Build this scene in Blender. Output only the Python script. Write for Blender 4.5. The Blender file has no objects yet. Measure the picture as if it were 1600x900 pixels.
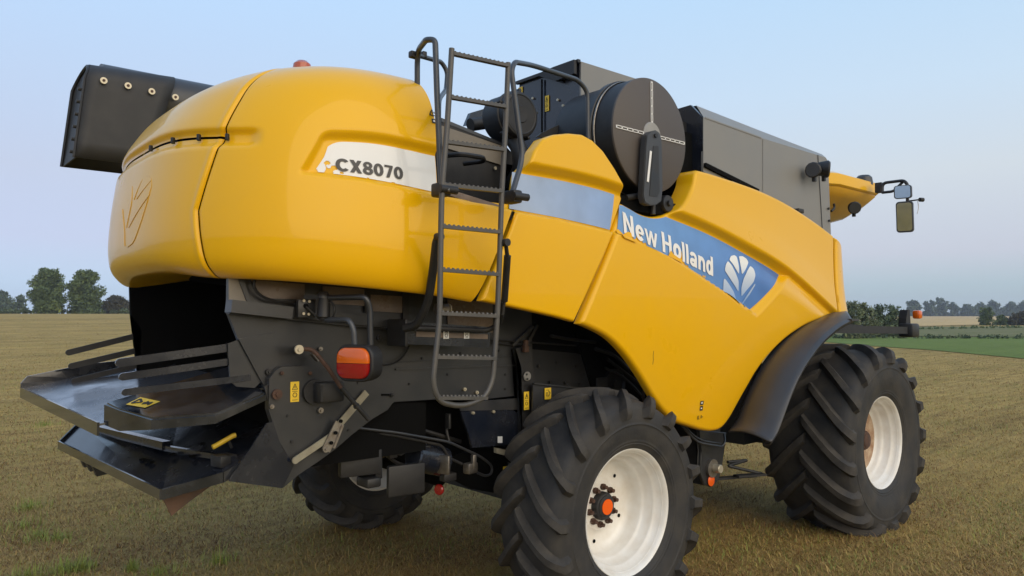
import bpy, bmesh, math, random
import numpy as np
from mathutils import Vector, Matrix
random.seed(7); np.random.seed(7)
R = math.radians
scene = bpy.context.scene
C = scene.collection

# ---------------------------------------------------------------- camera
cam_d = bpy.data.cameras.new("camera"); cam = bpy.data.objects.new("camera", cam_d); C.objects.link(cam)
cam_d.sensor_width = 36.0; cam_d.lens = 1155/1600*36; cam_d.clip_start = 0.1; cam_d.clip_end = 6000
cam.location = (-3.79, -4.83, 2.06)
cam.rotation_euler = (R(90) + math.atan(42/1155), 0, -R(41))
scene.camera = cam
scene.render.resolution_x = 1024; scene.render.resolution_y = 576

# ---------------------------------------------------------------- sky and sun
EXPO = 0.85; SKY_GAIN = 10.9/2**EXPO
SUN_EL, SUN_AZ = R(21), R(186)          # azimuth clockwise from +Y (the direction the light comes from)
world = bpy.data.worlds.new("World"); scene.world = world; world.use_nodes = True
nt = world.node_tree; nt.nodes.clear()
out = nt.nodes.new("ShaderNodeOutputWorld"); bg = nt.nodes.new("ShaderNodeBackground")
sky = nt.nodes.new("ShaderNodeTexSky"); sky.sky_type = 'NISHITA'; sky.sun_disc = False
sky.sun_elevation = SUN_EL; sky.sun_rotation = SUN_AZ; sky.altitude = 0
sky.air_density = 1.0; sky.dust_density = 0.6; sky.ozone_density = 1.6
# the twilight sky: the scattering model plus the measured colour run from horizon to zenith
tcw = nt.nodes.new("ShaderNodeTexCoord"); sx = nt.nodes.new("ShaderNodeSeparateXYZ"); nt.links.new(tcw.outputs['Generated'], sx.inputs[0])
def sky_run(stops):
    r_ = nt.nodes.new("ShaderNodeValToRGB"); el = r_.color_ramp.elements
    while len(el) < len(stops): el.new(.5)
    for e_, (p_, c_) in zip(el, stops): e_.position = p_; e_.color = (*c_, 1)
    nt.links.new(sx.outputs['Z'], r_.inputs[0]); return r_
west = sky_run([(0.0, (.36, .51, .77)), (.035, (.39, .53, .79)), (.09, (.475, .51, .73)), (.17, (.515, .55, .70)), (.27, (.52, .63, .82)), (.40, (.51, .71, .97)), (1.0, (.33, .54, .88))])
east = sky_run([(0.0, (.34, .44, .55)), (.035, (.37, .48, .585)), (.075, (.53, .545, .655)), (.17, (.64, .685, .73)), (.27, (.60, .74, .88)), (.40, (.52, .73, .95)), (1.0, (.33, .54, .88))])
dp = nt.nodes.new("ShaderNodeVectorMath"); dp.operation = 'DOT_PRODUCT'; dp.inputs[1].default_value = (math.cos(R(41)), -math.sin(R(41)), 0); nt.links.new(tcw.outputs['Generated'], dp.inputs[0])
mrw = nt.nodes.new("ShaderNodeMapRange"); mrw.interpolation_type = 'SMOOTHSTEP'; mrw.inputs['From Min'].default_value = -.6; mrw.inputs['From Max'].default_value = .6; nt.links.new(dp.outputs['Value'], mrw.inputs['Value'])
we = nt.nodes.new("ShaderNodeMix"); we.data_type = 'RGBA'; nt.links.new(mrw.outputs[0], we.inputs[0]); nt.links.new(west.outputs[0], we.inputs[6]); nt.links.new(east.outputs[0], we.inputs[7])
scw = nt.nodes.new("ShaderNodeVectorMath"); scw.operation = 'SCALE'; scw.inputs['Scale'].default_value = SKY_GAIN; nt.links.new(we.outputs[2], scw.inputs[0])
mxw = nt.nodes.new("ShaderNodeMix"); mxw.data_type = 'RGBA'; mxw.inputs[0].default_value = 0.14
nt.links.new(scw.outputs[0], mxw.inputs[6]); nt.links.new(sky.outputs[0], mxw.inputs[7])
nt.links.new(mxw.outputs[2], bg.inputs[0]); bg.inputs[1].default_value = 0.10
nt.links.new(bg.outputs[0], out.inputs[0])
sd = bpy.data.lights.new("sun", 'SUN'); sun = bpy.data.objects.new("sun", sd); C.objects.link(sun)
sd.energy = 1.4; sd.angle = R(75); sd.color = (1.0, 0.80, 0.54)
sdir = Vector((math.sin(SUN_AZ)*math.cos(SUN_EL), math.cos(SUN_AZ)*math.cos(SUN_EL), math.sin(SUN_EL)))
sun.rotation_euler = sdir.to_track_quat('Z', 'Y').to_euler(); sun.location = (0, 0, 20)
scene.view_settings.view_transform = 'Standard'; scene.view_settings.look = 'None'
scene.view_settings.exposure = EXPO; scene.view_settings.gamma = 1.0

# ---------------------------------------------------------------- helpers
def tag(o, label=None, cat=None, group=None, kind=None):
    if label: o['label'] = label
    if cat: o['category'] = cat
    if group: o['group'] = group
    if kind: o['kind'] = kind
    return o
def empty(name, loc=(0, 0, 0), rz=0):
    o = bpy.data.objects.new(name, None); C.objects.link(o); o.location = loc; o.rotation_euler = (0, 0, rz)
    o.empty_display_size = 0.3
    return o
def obj(name, bm, mat, parent=None, smooth=True, angle=35, loc=None, label=None):
    if isinstance(bm, bmesh.types.BMesh):
        bmesh.ops.recalc_face_normals(bm, faces=bm.faces)
        me = bpy.data.meshes.new(name); bm.to_mesh(me); bm.free()
    else:
        me = bm; me.name = name
    me.materials.clear(); me.materials.append(mat)
    if smooth:
        me.shade_smooth()
        if angle: me.set_sharp_from_angle(angle=R(angle))
    o = bpy.data.objects.new(name, me); C.objects.link(o)
    if loc: o.location = loc
    if label: o['label'] = label
    if parent: o.parent = parent
    return o
def new(): return bmesh.new()
def box(bm, c, s, rz=0, rx=0, ry=0, bev=0.0):
    m = Matrix.Translation(c) @ Matrix.Rotation(rz, 4, 'Z') @ Matrix.Rotation(ry, 4, 'Y') @ Matrix.Rotation(rx, 4, 'X') @ Matrix.Diagonal((s[0], s[1], s[2], 1))
    r = bmesh.ops.create_cube(bm, size=1.0, matrix=m)
    if bev > 0:
        es = list({e for v in r['verts'] for e in v.link_edges})
        bmesh.ops.bevel(bm, geom=es, offset=bev, segments=2, affect='EDGES', profile=0.5)
    return r
def frame(d):
    d = d.normalized(); up = Vector((0, 0, 1)) if abs(d.z) < 0.92 else Vector((1, 0, 0))
    a = d.cross(up).normalized(); b = d.cross(a).normalized()
    return a, b
def fillet(pts, r=0.06, k=5, closed=False):
    P = [Vector(p) for p in pts]; n = len(P); o = []
    for i in range(n):
        if not closed and i in (0, n-1): o.append(P[i]); continue
        a, b, c = P[i-1], P[i], P[(i+1) % n]
        la, lc = (a-b).length, (c-b).length
        t = min(r, la*0.48, lc*0.48); p0 = b+(a-b)/la*t; p1 = b+(c-b)/lc*t
        for j in range(k+1):
            s = j/k; o.append(p0*(1-s)**2 + b*2*s*(1-s) + p1*s*s)
    return o
def tube(bm, pts, r=0.02, n=10, closed=False, caps=True, squash=1.0):
    P = [Vector(p) for p in pts]; m = len(P); rings = []; prev = None
    for i in range(m):
        if closed: d = (P[(i+1) % m]-P[i-1])
        else: d = P[min(i+1, m-1)]-P[max(i-1, 0)]
        d.normalize()
        if prev is None: a, b = frame(d)
        else:
            a = prev - d*prev.dot(d); a.normalize(); b = d.cross(a)
        prev = a; rr = r[i] if isinstance(r, (list, tuple)) else r
        rings.append([bm.verts.new(P[i] + a*math.cos(2*math.pi*j/n)*rr + b*math.sin(2*math.pi*j/n)*rr*squash) for j in range(n)])
    for i in range(m if closed else m-1):
        A, B = rings[i], rings[(i+1) % m]
        for j in range(n): bm.faces.new((A[j], A[(j+1) % n], B[(j+1) % n], B[j]))
    if caps and not closed:
        bm.faces.new(rings[0]); bm.faces.new(rings[-1])
def cyl(bm, p0, p1, r, n=20, r2=None, bev=0.0):
    p0, p1 = Vector(p0), Vector(p1); d = (p1-p0).normalized(); r2 = r if r2 is None else r2
    if bev: tube(bm, [p0, p0+d*0.0001, p0+d*bev, p1-d*bev, p1-d*0.0001, p1], [r-bev, r-bev, r, r2, r2-bev, r2-bev], n)
    else: tube(bm, [p0, p1], [r, r2], n)
def bar(bm, p0, p1, w, h, up=(0, 0, 1)):
    p0, p1 = Vector(p0), Vector(p1); d = (p1-p0).normalized(); u_ = Vector(up); a = d.cross(u_).normalized(); b = a.cross(d).normalized()
    vs = []
    for p in (p0, p1):
        for (i, j) in ((-1, -1), (1, -1), (1, 1), (-1, 1)): vs.append(bm.verts.new(p + a*i*w/2 + b*j*h/2))
    for f in ((0, 1, 2, 3), (7, 6, 5, 4), (0, 4, 5, 1), (1, 5, 6, 2), (2, 6, 7, 3), (3, 7, 4, 0)): bm.faces.new([vs[k] for k in f])
def prism(bm, pts, off):
    """polygon (3-D points) extruded by vector off"""
    off = Vector(off); A = [bm.verts.new(p) for p in pts]; B = [bm.verts.new(Vector(p)+off) for p in pts]; n = len(A)
    f0 = bm.faces.new(A); f1 = bm.faces.new(B[::-1])
    for i in range(n): bm.faces.new((A[i], B[i], B[(i+1) % n], A[(i+1) % n]))
    bmesh.ops.triangulate(bm, faces=[f0, f1])
def lathe(bm, prof, n=64, axis='Y', c=(0, 0, 0), close=False):
    """prof: (radius, along) pairs"""
    rings = []
    for (r, a) in prof:
        ring = []
        for j in range(n):
            t = 2*math.pi*j/n
            p = (r*math.cos(t), a, r*math.sin(t)) if axis == 'Y' else ((a, r*math.cos(t), r*math.sin(t)) if axis == 'X' else (r*math.cos(t), r*math.sin(t), a))
            ring.append(bm.verts.new(Vector(p)+Vector(c)))
        rings.append(ring)
    for i in range(len(rings)-1):
        for j in range(n): bm.faces.new((rings[i][j], rings[i][(j+1) % n], rings[i+1][(j+1) % n], rings[i+1][j]))
    if close: bm.faces.new(rings[0]); bm.faces.new(rings[-1][::-1])
def cat_rom(P, n):
    P = np.array(P, float); m = len(P)
    L = np.r_[0, np.cumsum(np.linalg.norm(np.diff(P, axis=0), axis=1))]
    t = np.linspace(0, L[-1], n)
    T = np.zeros_like(P)
    for i in range(m):
        a, b = max(i-1, 0), min(i+1, m-1); T[i] = (P[b]-P[a])/max(L[b]-L[a], 1e-9)
    k = np.clip(np.searchsorted(L, t, 'right')-1, 0, m-2); h = (L[k+1]-L[k]); s = ((t-L[k])/h)[:, None]; h = h[:, None]
    return (2*s**3-3*s**2+1)*P[k] + (s**3-2*s**2+s)*h*T[k] + (-2*s**3+3*s**2)*P[k+1] + (s**3-s**2)*h*T[k+1]
def polyres(P, n):
    P = np.array(P, float); L = np.r_[0, np.cumsum(np.linalg.norm(np.diff(P, axis=0), axis=1))]
    t = np.linspace(0, L[-1], n)
    return np.stack([np.interp(t, L, P[:, i]) for i in range(P.shape[1])], 1)
def interp(pts):
    X = [p[0] for p in pts]; Y = [p[1] for p in pts]
    S = np.array(cat_rom(list(zip(X, Y)), 300))
    o = np.argsort(S[:, 0])
    return lambda x: np.interp(x, S[o, 0], S[o, 1])
def sst(t): t = np.clip(t, 0, 1); return t*t*(3-2*t)
def grid_mesh(name, V, keep=None):
    """V: (nv,nu,3) array -> mesh"""
    nv, nu, _ = V.shape; idx = np.arange(nv*nu).reshape(nv, nu)
    F = np.stack([idx[:-1, :-1], idx[:-1, 1:], idx[1:, 1:], idx[1:, :-1]], -1).reshape(-1, 4)
    if keep is not None: F = F[keep.reshape(-1)]
    used = np.unique(F); mp = -np.ones(nv*nu, int); mp[used] = np.arange(len(used))
    me = bpy.data.meshes.new(name); me.from_pydata(V.reshape(-1, 3)[used].tolist(), [], mp[F].tolist()); me.update()
    return me

# ---------------------------------------------------------------- materials
def nodes(m): return m.node_tree.nodes, m.node_tree.links
def mat(name, col, rough=0.5, metal=0.0, coat=0.0, spec=0.5, var=0.0, vscale=6.0, col2=None, bump=0.0, bscale=60.0, rvar=0.0, emit=None):
    m = bpy.data.materials.new(name); m.use_nodes = True; N, L = nodes(m); b = N['Principled BSDF']
    b.inputs['Base Color'].default_value = (*col, 1); b.inputs['Roughness'].default_value = rough; b.inputs['Metallic'].default_value = metal
    b.inputs['Coat Weight'].default_value = coat; b.inputs['Coat Roughness'].default_value = 0.04; b.inputs['Specular IOR Level'].default_value = spec
    tc = N.new('ShaderNodeTexCoord')
    if var > 0:
        nz = N.new('ShaderNodeTexNoise'); nz.inputs['Scale'].default_value = vscale; nz.inputs['Detail'].default_value = 7; nz.inputs['Roughness'].default_value = 0.62
        L.new(tc.outputs['Object'], nz.inputs['Vector'])
        cr = N.new('ShaderNodeValToRGB'); cr.color_ramp.elements[0].position = 0.38; cr.color_ramp.elements[1].position = 0.72
        c2 = col2 or tuple(c*0.5 for c in col)
        cr.color_ramp.elements[0].color = (*col, 1); cr.color_ramp.elements[1].color = tuple(a*(1-var)+q*var for a, q in zip(col, c2))+(1,)
        L.new(nz.outputs['Fac'], cr.inputs[0]); L.new(cr.outputs[0], b.inputs['Base Color'])
        if rvar > 0:
            mr = N.new('ShaderNodeMapRange'); mr.inputs['From Min'].default_value = 0.3; mr.inputs['From Max'].default_value = 0.7
            mr.inputs['To Min'].default_value = max(rough-rvar, 0.02); mr.inputs['To Max'].default_value = min(rough+rvar, 1)
            L.new(nz.outputs['Fac'], mr.inputs['Value']); L.new(mr.outputs[0], b.inputs['Roughness'])
    if bump > 0:
        n2 = N.new('ShaderNodeTexNoise'); n2.inputs['Scale'].default_value = bscale; n2.inputs['Detail'].default_value = 4
        L.new(tc.outputs['Object'], n2.inputs['Vector'])
        bp = N.new('ShaderNodeBump'); bp.inputs['Strength'].default_value = bump; bp.inputs['Distance'].default_value = 0.01
        L.new(n2.outputs['Fac'], bp.inputs['Height']); L.new(bp.outputs[0], b.inputs['Normal'])
    return m
M = {}
M['yellow'] = mat('yellow_paint', (0.785, 0.42, 0.0), 0.32, coat=0.38, spec=.35, var=0.16, vscale=2.2, col2=(0.68, 0.40, 0.06), rvar=0.06, bump=0.015, bscale=9)
M['yellow'].node_tree.nodes['Principled BSDF'].inputs['Specular Tint'].default_value = (1.0, .78, .38, 1)
M['yellow2'] = mat('yellow_trim', (0.74, 0.40, 0.03), 0.4, coat=0.3, var=0.2, vscale=8)
M['grey'] = mat('charcoal_paint', (0.018, 0.020, 0.024), 0.40, coat=0.1, var=0.7, vscale=3.5, col2=(0.042, 0.039, 0.035), rvar=0.12, bump=0.03, bscale=14)
M['darkgrey'] = mat('dark_chassis_paint', (0.011, 0.012, 0.014), 0.5, var=0.7, vscale=5, col2=(0.034, 0.030, 0.026), rvar=0.12)
M['navy'] = mat('blue_black_paint', (0.009, 0.012, 0.021), 0.22, coat=.3, var=0.5, vscale=5, col2=(0.04, 0.04, 0.042), rvar=0.1, bump=0.05, bscale=6)
M['black'] = mat('black_plastic', (0.010, 0.010, 0.011), 0.55, var=0.5, vscale=12, col2=(0.03, 0.028, 0.026))
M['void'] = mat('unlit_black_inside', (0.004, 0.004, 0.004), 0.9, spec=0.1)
M['tank'] = mat('grey_sheet', (0.20, 0.195, 0.182), 0.45, var=0.5, vscale=2.2, col2=(0.245, 0.235, 0.21), rvar=0.08, bump=0.02, bscale=5)
M['fender'] = mat('fender_plastic', (0.035, 0.037, 0.042), 0.38, var=0.5, vscale=4, col2=(0.06, 0.058, 0.055), rvar=0.08)
M['rubberboot'] = mat('rubber_sheet', (0.020, 0.020, 0.021), 0.62, var=0.5, vscale=7, col2=(0.04, 0.038, 0.036), bump=0.05, bscale=12)
M['tyre'] = mat('tyre_rubber', (0.024, 0.024, 0.025), 0.7, spec=0.35, var=0.85, vscale=5, col2=(0.062, 0.055, 0.045), rvar=0.1, bump=0.15, bscale=45)
M['lug'] = mat('dusty_lug_rubber', (0.034, 0.032, 0.030), 0.75, spec=.3, var=0.9, vscale=7, col2=(0.085, 0.075, 0.062), rvar=0.1, bump=0.2, bscale=40)
M['rimwhite'] = mat('white_rim_paint', (0.78, 0.765, 0.72), 0.35, coat=0.3, var=0.5, vscale=6, col2=(0.58, 0.50, 0.38), rvar=0.08)
M['rust'] = mat('rusty_disc', (0.45, 0.34, 0.23), 0.7, var=0.95, vscale=9, col2=(0.20, 0.075, 0.025), bump=0.1)
M['rustplate'] = mat('rusty_plate', (0.06, 0.035, 0.022), 0.6, var=0.9, vscale=6, col2=(0.12, 0.055, 0.028), bump=0.08)
M['boltrust'] = mat('rusty_bolt', (0.05, 0.025, 0.016), 0.7, var=0.8, vscale=40, col2=(0.10, 0.045, 0.025))
M['steel'] = mat('worn_steel', (0.30, 0.28, 0.25), 0.42, metal=0.85, var=0.7, vscale=30, col2=(0.16, 0.12, 0.09))
M['zinc'] = mat('zinc_washer', (0.50, 0.45, 0.34), 0.45, metal=0.5)
M['ladder'] = mat('ladder_grey_tube', (0.060, 0.058, 0.055), 0.42, var=0.7, vscale=9, col2=(0.10, 0.088, 0.072), rvar=0.1)
M['rail'] = mat('handrail_blue_grey_tube', (0.040, 0.046, 0.056), 0.36, var=0.5, vscale=9, col2=(0.07, 0.07, 0.072))
M['tray'] = mat('spreader_tray_steel', (0.010, 0.012, 0.017), 0.16, coat=.7, var=0.8, vscale=4.5, col2=(0.06, 0.06, 0.062), rvar=0.12, bump=0.05, bscale=7)
M['traybright'] = mat('polished_tray_steel', (0.24, 0.25, 0.28), 0.22, metal=0.75, var=0.8, vscale=4.0, col2=(0.10, 0.10, 0.12), rvar=0.12)
M['olive'] = mat('pale_lever_paint', (0.27, 0.25, 0.18), 0.5, var=0.7, vscale=12, col2=(0.16, 0.13, 0.09))
M['sticker'] = mat('sticker_yellow', (0.78, 0.52, 0.03), 0.45, var=0.3, vscale=30)
M['ink'] = mat('black_ink', (0.012, 0.012, 0.012), 0.5)
M['inkgrey'] = mat('charcoal_ink', (0.045, 0.042, 0.040), 0.45)
M['white'] = mat('white_decal', (0.72, 0.72, 0.70), 0.3, coat=0.5, var=0.2, vscale=5, col2=(0.6, 0.6, 0.58))
M['letterwhite'] = mat('white_letter', (0.82, 0.80, 0.76), 0.35, coat=0.4)
M['petal'] = mat('emblem_pale', (0.70, 0.71, 0.70), 0.35, coat=0.4, spec=.4)
def petal_fade():                                  # printed fade of the emblem: white at the top to blue at the stalk
    N, L = nodes(M['petal']); g = N.new('ShaderNodeNewGeometry'); sp = N.new('ShaderNodeSeparateXYZ'); L.new(g.outputs['Position'], sp.inputs[0])
    mr = N.new('ShaderNodeMapRange'); mr.inputs['From Min'].default_value = 2.14; mr.inputs['From Max'].default_value = 2.50; L.new(sp.outputs['Z'], mr.inputs['Value'])
    cr = N.new('ShaderNodeValToRGB'); cr.color_ramp.elements[0].color = (.16, .32, .60, 1); cr.color_ramp.elements[1].color = (.80, .80, .76, 1); L.new(mr.outputs[0], cr.inputs[0]); L.new(cr.outputs[0], N['Principled BSDF'].inputs['Base Color'])
petal_fade()
def stripe(name, stops, x0, x1, **k):
    m = mat(name, stops[0], 0.3, coat=.5, spec=.4); N, L = nodes(m); g = N.new('ShaderNodeNewGeometry'); sp = N.new('ShaderNodeSeparateXYZ'); L.new(g.outputs['Position'], sp.inputs[0])
    mr = N.new('ShaderNodeMapRange'); mr.inputs['From Min'].default_value = x0; mr.inputs['From Max'].default_value = x1; L.new(sp.outputs['X'], mr.inputs['Value'])
    cr = N.new('ShaderNodeValToRGB'); cr.color_ramp.elements[0].color = (*stops[0], 1); cr.color_ramp.elements[1].color = (*stops[1], 1); L.new(mr.outputs[0], cr.inputs[0])
    nz = N.new('ShaderNodeTexNoise'); nz.inputs['Scale'].default_value = 5; nz.inputs['Detail'].default_value = 6; L.new(g.outputs['Position'], nz.inputs['Vector'])
    mx = N.new('ShaderNodeMix'); mx.data_type = 'RGBA'; mx.blend_type = 'MULTIPLY'; mx.inputs[0].default_value = .35; L.new(cr.outputs[0], mx.inputs[6]); L.new(nz.outputs['Color'], mx.inputs[7]); 
    rgb = N.new('ShaderNodeRGBToBW'); L.new(nz.outputs['Color'], rgb.inputs[0]); r2 = N.new('ShaderNodeMapRange'); r2.inputs['From Min'].default_value = .3; r2.inputs['From Max'].default_value = .7; r2.inputs['To Min'].default_value = .85; r2.inputs['To Max'].default_value = 1.1
    L.new(rgb.outputs[0], r2.inputs['Value']); cb_ = N.new('ShaderNodeCombineColor'); [L.new(r2.outputs[0], cb_.inputs[i]) for i in range(3)]; mx.inputs[0].default_value = 1.0; L.new(cb_.outputs[0], mx.inputs[7]); L.new(mx.outputs[2], N['Principled BSDF'].inputs['Base Color']); return m
M['paleblue'] = stripe('faded_blue_stripe', ((.36, .44, .58), (.22, .33, .56)), -.85, .12) if True else mat('faded_blue_decal', (0.26, 0.36, 0.56), 0.3, coat=0.6, var=0.35, vscale=4, col2=(0.30, 0.39, 0.56))
M['blue'] = stripe('blue_stripe', ((.155, .32, .60), (.060, .175, .47)), .2, 1.9)
M['orange'] = mat('orange_lens', (0.66, 0.12, 0.005), 0.12, coat=0.5, var=0.3, vscale=25, col2=(0.55, 0.09, 0.005))
M['red'] = mat('red_lens', (0.28, 0.005, 0.007), 0.12, coat=0.5, var=0.3, vscale=25, col2=(0.28, 0.004, 0.006))
M['reflector'] = mat('orange_reflector', (0.85, 0.12, 0.01), 0.25)
M['beacon'] = mat('beacon_dome', (0.40, 0.085, 0.030), 0.25, coat=0.4)
M['mirror'] = mat('mirror_glass', (0.50, 0.53, 0.54), 0.03, metal=1.0)
M['screen'] = mat('perforated_screen', (0.078, 0.064, 0.055), 0.55, var=0.4, vscale=3, col2=(0.085, 0.072, 0.062), bump=0.25, bscale=260)
M['brownpanel'] = mat('brown_panel_and_reflection', (0.20, 0.145, 0.105), 0.3, var=0.8, vscale=4, col2=(0.05, 0.042, 0.036), rvar=0.1)  # brown paints ground reflected in black side panels; fascia and shelf share it
M['tan'] = mat('tan_panel_and_reflection', (0.20, 0.175, 0.14), 0.5, var=0.4, vscale=6)  # tan paints ground reflected in one side panel; the cover strip shares it

combine = tag(empty('combine_harvester'), 'large yellow combine harvester with white wheels, blue side stripe and rear ladder', 'combine harvester')
def part(name, bm, m, **k): return obj(name, bm, M[m] if isinstance(m, str) else m, k.pop('parent', combine), **k)

# ================================================================ YELLOW BODY
zu = interp([(-2.6, 2.93), (-2.01, 2.975), (-1.75, 2.99), (-1.42, 2.975), (-.77, 2.95), (-.29, 2.94), (.12, 2.905), (.66, 2.80), (1.15, 2.71), (1.6, 2.60), (2.25, 2.41), (3.0, 2.09), (3.6, 1.8)])
zl = interp([(-2.6, 2.80), (-2.1, 2.79), (-1.75, 2.77), (-1.38, 2.74), (-.85, 2.70), (-.41, 2.675), (.07, 2.63), (.22, 2.60), (.66, 2.49), (1.14, 2.32), (1.73, 2.09), (2.3, 1.84), (3.6, 1.4)])
def band(x, z, xs=-2.06):
    """recess of the swoosh band: 1 = band level, 0 = full skin"""
    up = sst((zu(x)-z+0.055)/0.06)
    lo = sst((z-zl(x)+0.012)/0.016)
    xl = xs + (z-2.88)*0.5
    le = sst((x-xl+0.06)/0.075)
    return up, lo, le
# --- rear hood (superellipse in plan, inset profile in section)
XC, AX, BY, EX = -1.37, 1.275, 1.455, 2.8
prof = np.array(cat_rom([(.52, 2.36), (.20, 2.285), (.10, 2.272), (.025, 2.33), (0, 2.44), (0, 2.58), (.018, 2.78), (.055, 2.98), (.115, 3.15), (.205, 3.30), (.335, 3.405), (.53, 3.49), (.80, 3.55), (1.05, 3.575), (1.25, 3.585)], 400))
_k = int(np.argmin(prof[:, 1])); PZ, PN = prof[_k:, 1], prof[_k:, 0]
def hood_rows():
    """row list of (inset, z) with exact breaks at the slit and the ledge"""
    P = prof; L = np.r_[0, np.cumsum(np.linalg.norm(np.diff(P, axis=0), axis=1))]
    t = np.linspace(0, L[-1], 190)
    return np.stack([np.interp(t, L, P[:, 0]), np.interp(t, L, P[:, 1])], 1)
rows = hood_rows()
def seam_phi(z): return np.interp(z, [2.3, 2.6, 2.95, 3.2, 3.45, 3.6], [1.01, 1.05, .965, .92, .89, .88])
PH_SEAM = 1.0
def hood_pts(phis, fwd, rows, side=-1):
    """phis: superellipse angle 0 (side) .. pi/2 (rear centre); fwd: extra forward lengths (x > XC)"""
    V = np.zeros((len(rows), len(fwd)+len(phis), 3)); PHI = np.zeros((len(rows), len(fwd)+len(phis)))
    base = phis
    for i, (n, z) in enumerate(rows):
        sp = seam_phi(z)
        phis = np.where(base <= PH_SEAM, base/PH_SEAM*sp, sp+(base-PH_SEAM)/(math.pi/2-PH_SEAM)*(math.pi/2-sp))
        PHI[i] = np.r_[np.full(len(fwd), -1.0), phis]
        a, b = max(AX-n, .01), max(BY-n*(.66+.34*float(sst((n-.3)/.75))), .02)
        xs = np.r_[XC+np.array(fwd), XC - a*np.abs(np.sin(phis))**(2/EX)]
        ys = np.r_[np.full(len(fwd), b), b*np.abs(np.cos(phis))**(2/EX)]
        V[i, :, 0] = xs; V[i, :, 1] = side*ys; V[i, :, 2] = z
    # lower edge drops gently towards the front
    Z = V[..., 2]; w = np.clip((2.5-Z)/.28, 0, 1); V[..., 2] = Z + w*0.045*sst((PHI-1.0)/.5)*(1 if len(phis) else 0); Z = V[..., 2]; V[..., 2] = Z - w*(V[..., 0]+2.6)*0.10 + w*0.02*0
    # swoosh recess on the flanks
    up, lo, le = band(V[..., 0], V[..., 2])
    rec = up*le*lo*0.045
    over = (1-up)*0.0
    V[..., 1] -= side*(rec-over)
    return V, PHI
def groove(V, PHI, lo_s=0.72):
    """horizontal slit under the lid across the tail"""
    if PHI.ndim == 1: PHI = PHI[None, :]
    zz = V[..., 2]; k = sst((PHI-lo_s)/0.10)
    g = np.where(zz > 2.965, sst((3.035-zz)/.045), sst((zz-2.915)/.045))*k*0.035
    c = V[..., :2]-np.array([XC, 0]); ln = np.linalg.norm(c, axis=-1, keepdims=True)
    V[..., :2] -= c/ln*g[..., None]
    V[..., 2] += 0.055*np.exp(-((zz-3.0)/.16)**2)*sst((PHI-.75)/.75)
    return V
def spaced(a, b, n): return np.linspace(a, b, n)
for side in (-1, 1):
    ph = spaced(0.0, PH_SEAM-0.003, 130); ph = ph**1.0
    ph = (np.linspace(0.02, 1, 130)**1.0)*(PH_SEAM-0.003)
    # uniform arc length instead of uniform angle
    aa = np.linspace(0, PH_SEAM-0.003, 4000); X = AX*np.sin(aa)**(2/EX); Y = BY*np.cos(aa)**(2/EX)
    L = np.r_[0, np.cumsum(np.hypot(np.diff(X), np.diff(Y)))]; ph = np.interp(np.linspace(L[-1]*0.008, L[-1], 120), L, aa)
    fw = list(np.linspace(.41, .0, 34))
    V, PHI = hood_pts(ph, fw, rows, side); V = groove(V, PHI)
    c_ = V[:, -3:, :2]-np.array([XC, 0]); c_ /= np.linalg.norm(c_, axis=-1, keepdims=True)
    V[:, -3:, :2] -= c_*np.array([0.0, 0.003, 0.014])[None, :, None]      # rolled edge at the tail door joint
    nf = len(fw); zc = np.mean(V[..., 2], axis=1)
    keep = np.ones((V.shape[0]-1, V.shape[1]-1), bool)
    for i in range(V.shape[0]-1):
        if zc[i] > 2.735: keep[i, :nf-1] = False
    # slanted joint to the cowl
    for i in range(V.shape[0]):
        z = V[i, 0, 2]; lim = float(np.interp(z, [2.14, 2.73], [-1.116, -0.836]))
        sc = (lim-XC)/.41
        V[i, :nf, 0] = XC + (V[i, :nf, 0]-XC)*sc
    o = part('rear_flank_panel', grid_mesh('flank', V, keep), 'yellow', angle=None)
    # tail door (lower) and lid (upper)
    bb = np.linspace(PH_SEAM+0.003, math.pi/2, 4000); X = AX*np.sin(bb)**(2/EX); Y = BY*np.cos(bb)**(2/EX)
    L = np.r_[0, np.cumsum(np.hypot(np.diff(X), np.diff(Y)))]; ph2 = np.interp(np.linspace(0, L[-1], 70), L, bb)
    V2, PHI2 = hood_pts(ph2, [], rows, side); V2 = groove(V2, PHI2)
    c_ = V2[:, :4, :2]-np.array([XC, 0]); c_ /= np.linalg.norm(c_, axis=-1, keepdims=True)
    V2[:, :4, :2] += c_*np.array([-0.012, 0.006, 0.006, 0.002])[None, :, None]
    if side < 0: tailR = V2
    else: tailL = V2
full = np.concatenate([tailR, tailL[:, ::-1][:, 1:]], 1)
zc = rows[:, 1]
lowk = np.zeros((full.shape[0]-1, full.shape[1]-1), bool); topk = lowk.copy()
for i in range(full.shape[0]-1):
    zm = (zc[i]+zc[i+1])/2
    if zm < 2.968: lowk[i] = True
    elif zm > 2.984: topk[i] = True
tail_door = part('tail_door', grid_mesh('tail_door', full, lowk), 'yellow', angle=None)
lid = part('hood_lid', grid_mesh('hood_lid', full, topk), 'yellow', angle=None)
# black strip added to paint the shade behind the slit, and inner black shell
ph = np.linspace(0.0, math.pi/2, 60)
rr = [(0.16, 2.86), (0.16, 3.09)]
A, _ = hood_pts(ph, [], np.array(rr)); B, _ = hood_pts(ph, [], np.array(rr), 1)
part('slit_shade_strip', grid_mesh('slit_shade', np.concatenate([A, B[:, ::-1][:, 1:]], 1)), 'void')
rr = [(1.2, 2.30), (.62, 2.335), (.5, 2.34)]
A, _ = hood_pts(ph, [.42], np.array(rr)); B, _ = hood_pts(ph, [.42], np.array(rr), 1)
part('hood_underside', grid_mesh('under', np.concatenate([A, B[:, ::-1][:, 1:]], 1)), 'void')
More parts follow.
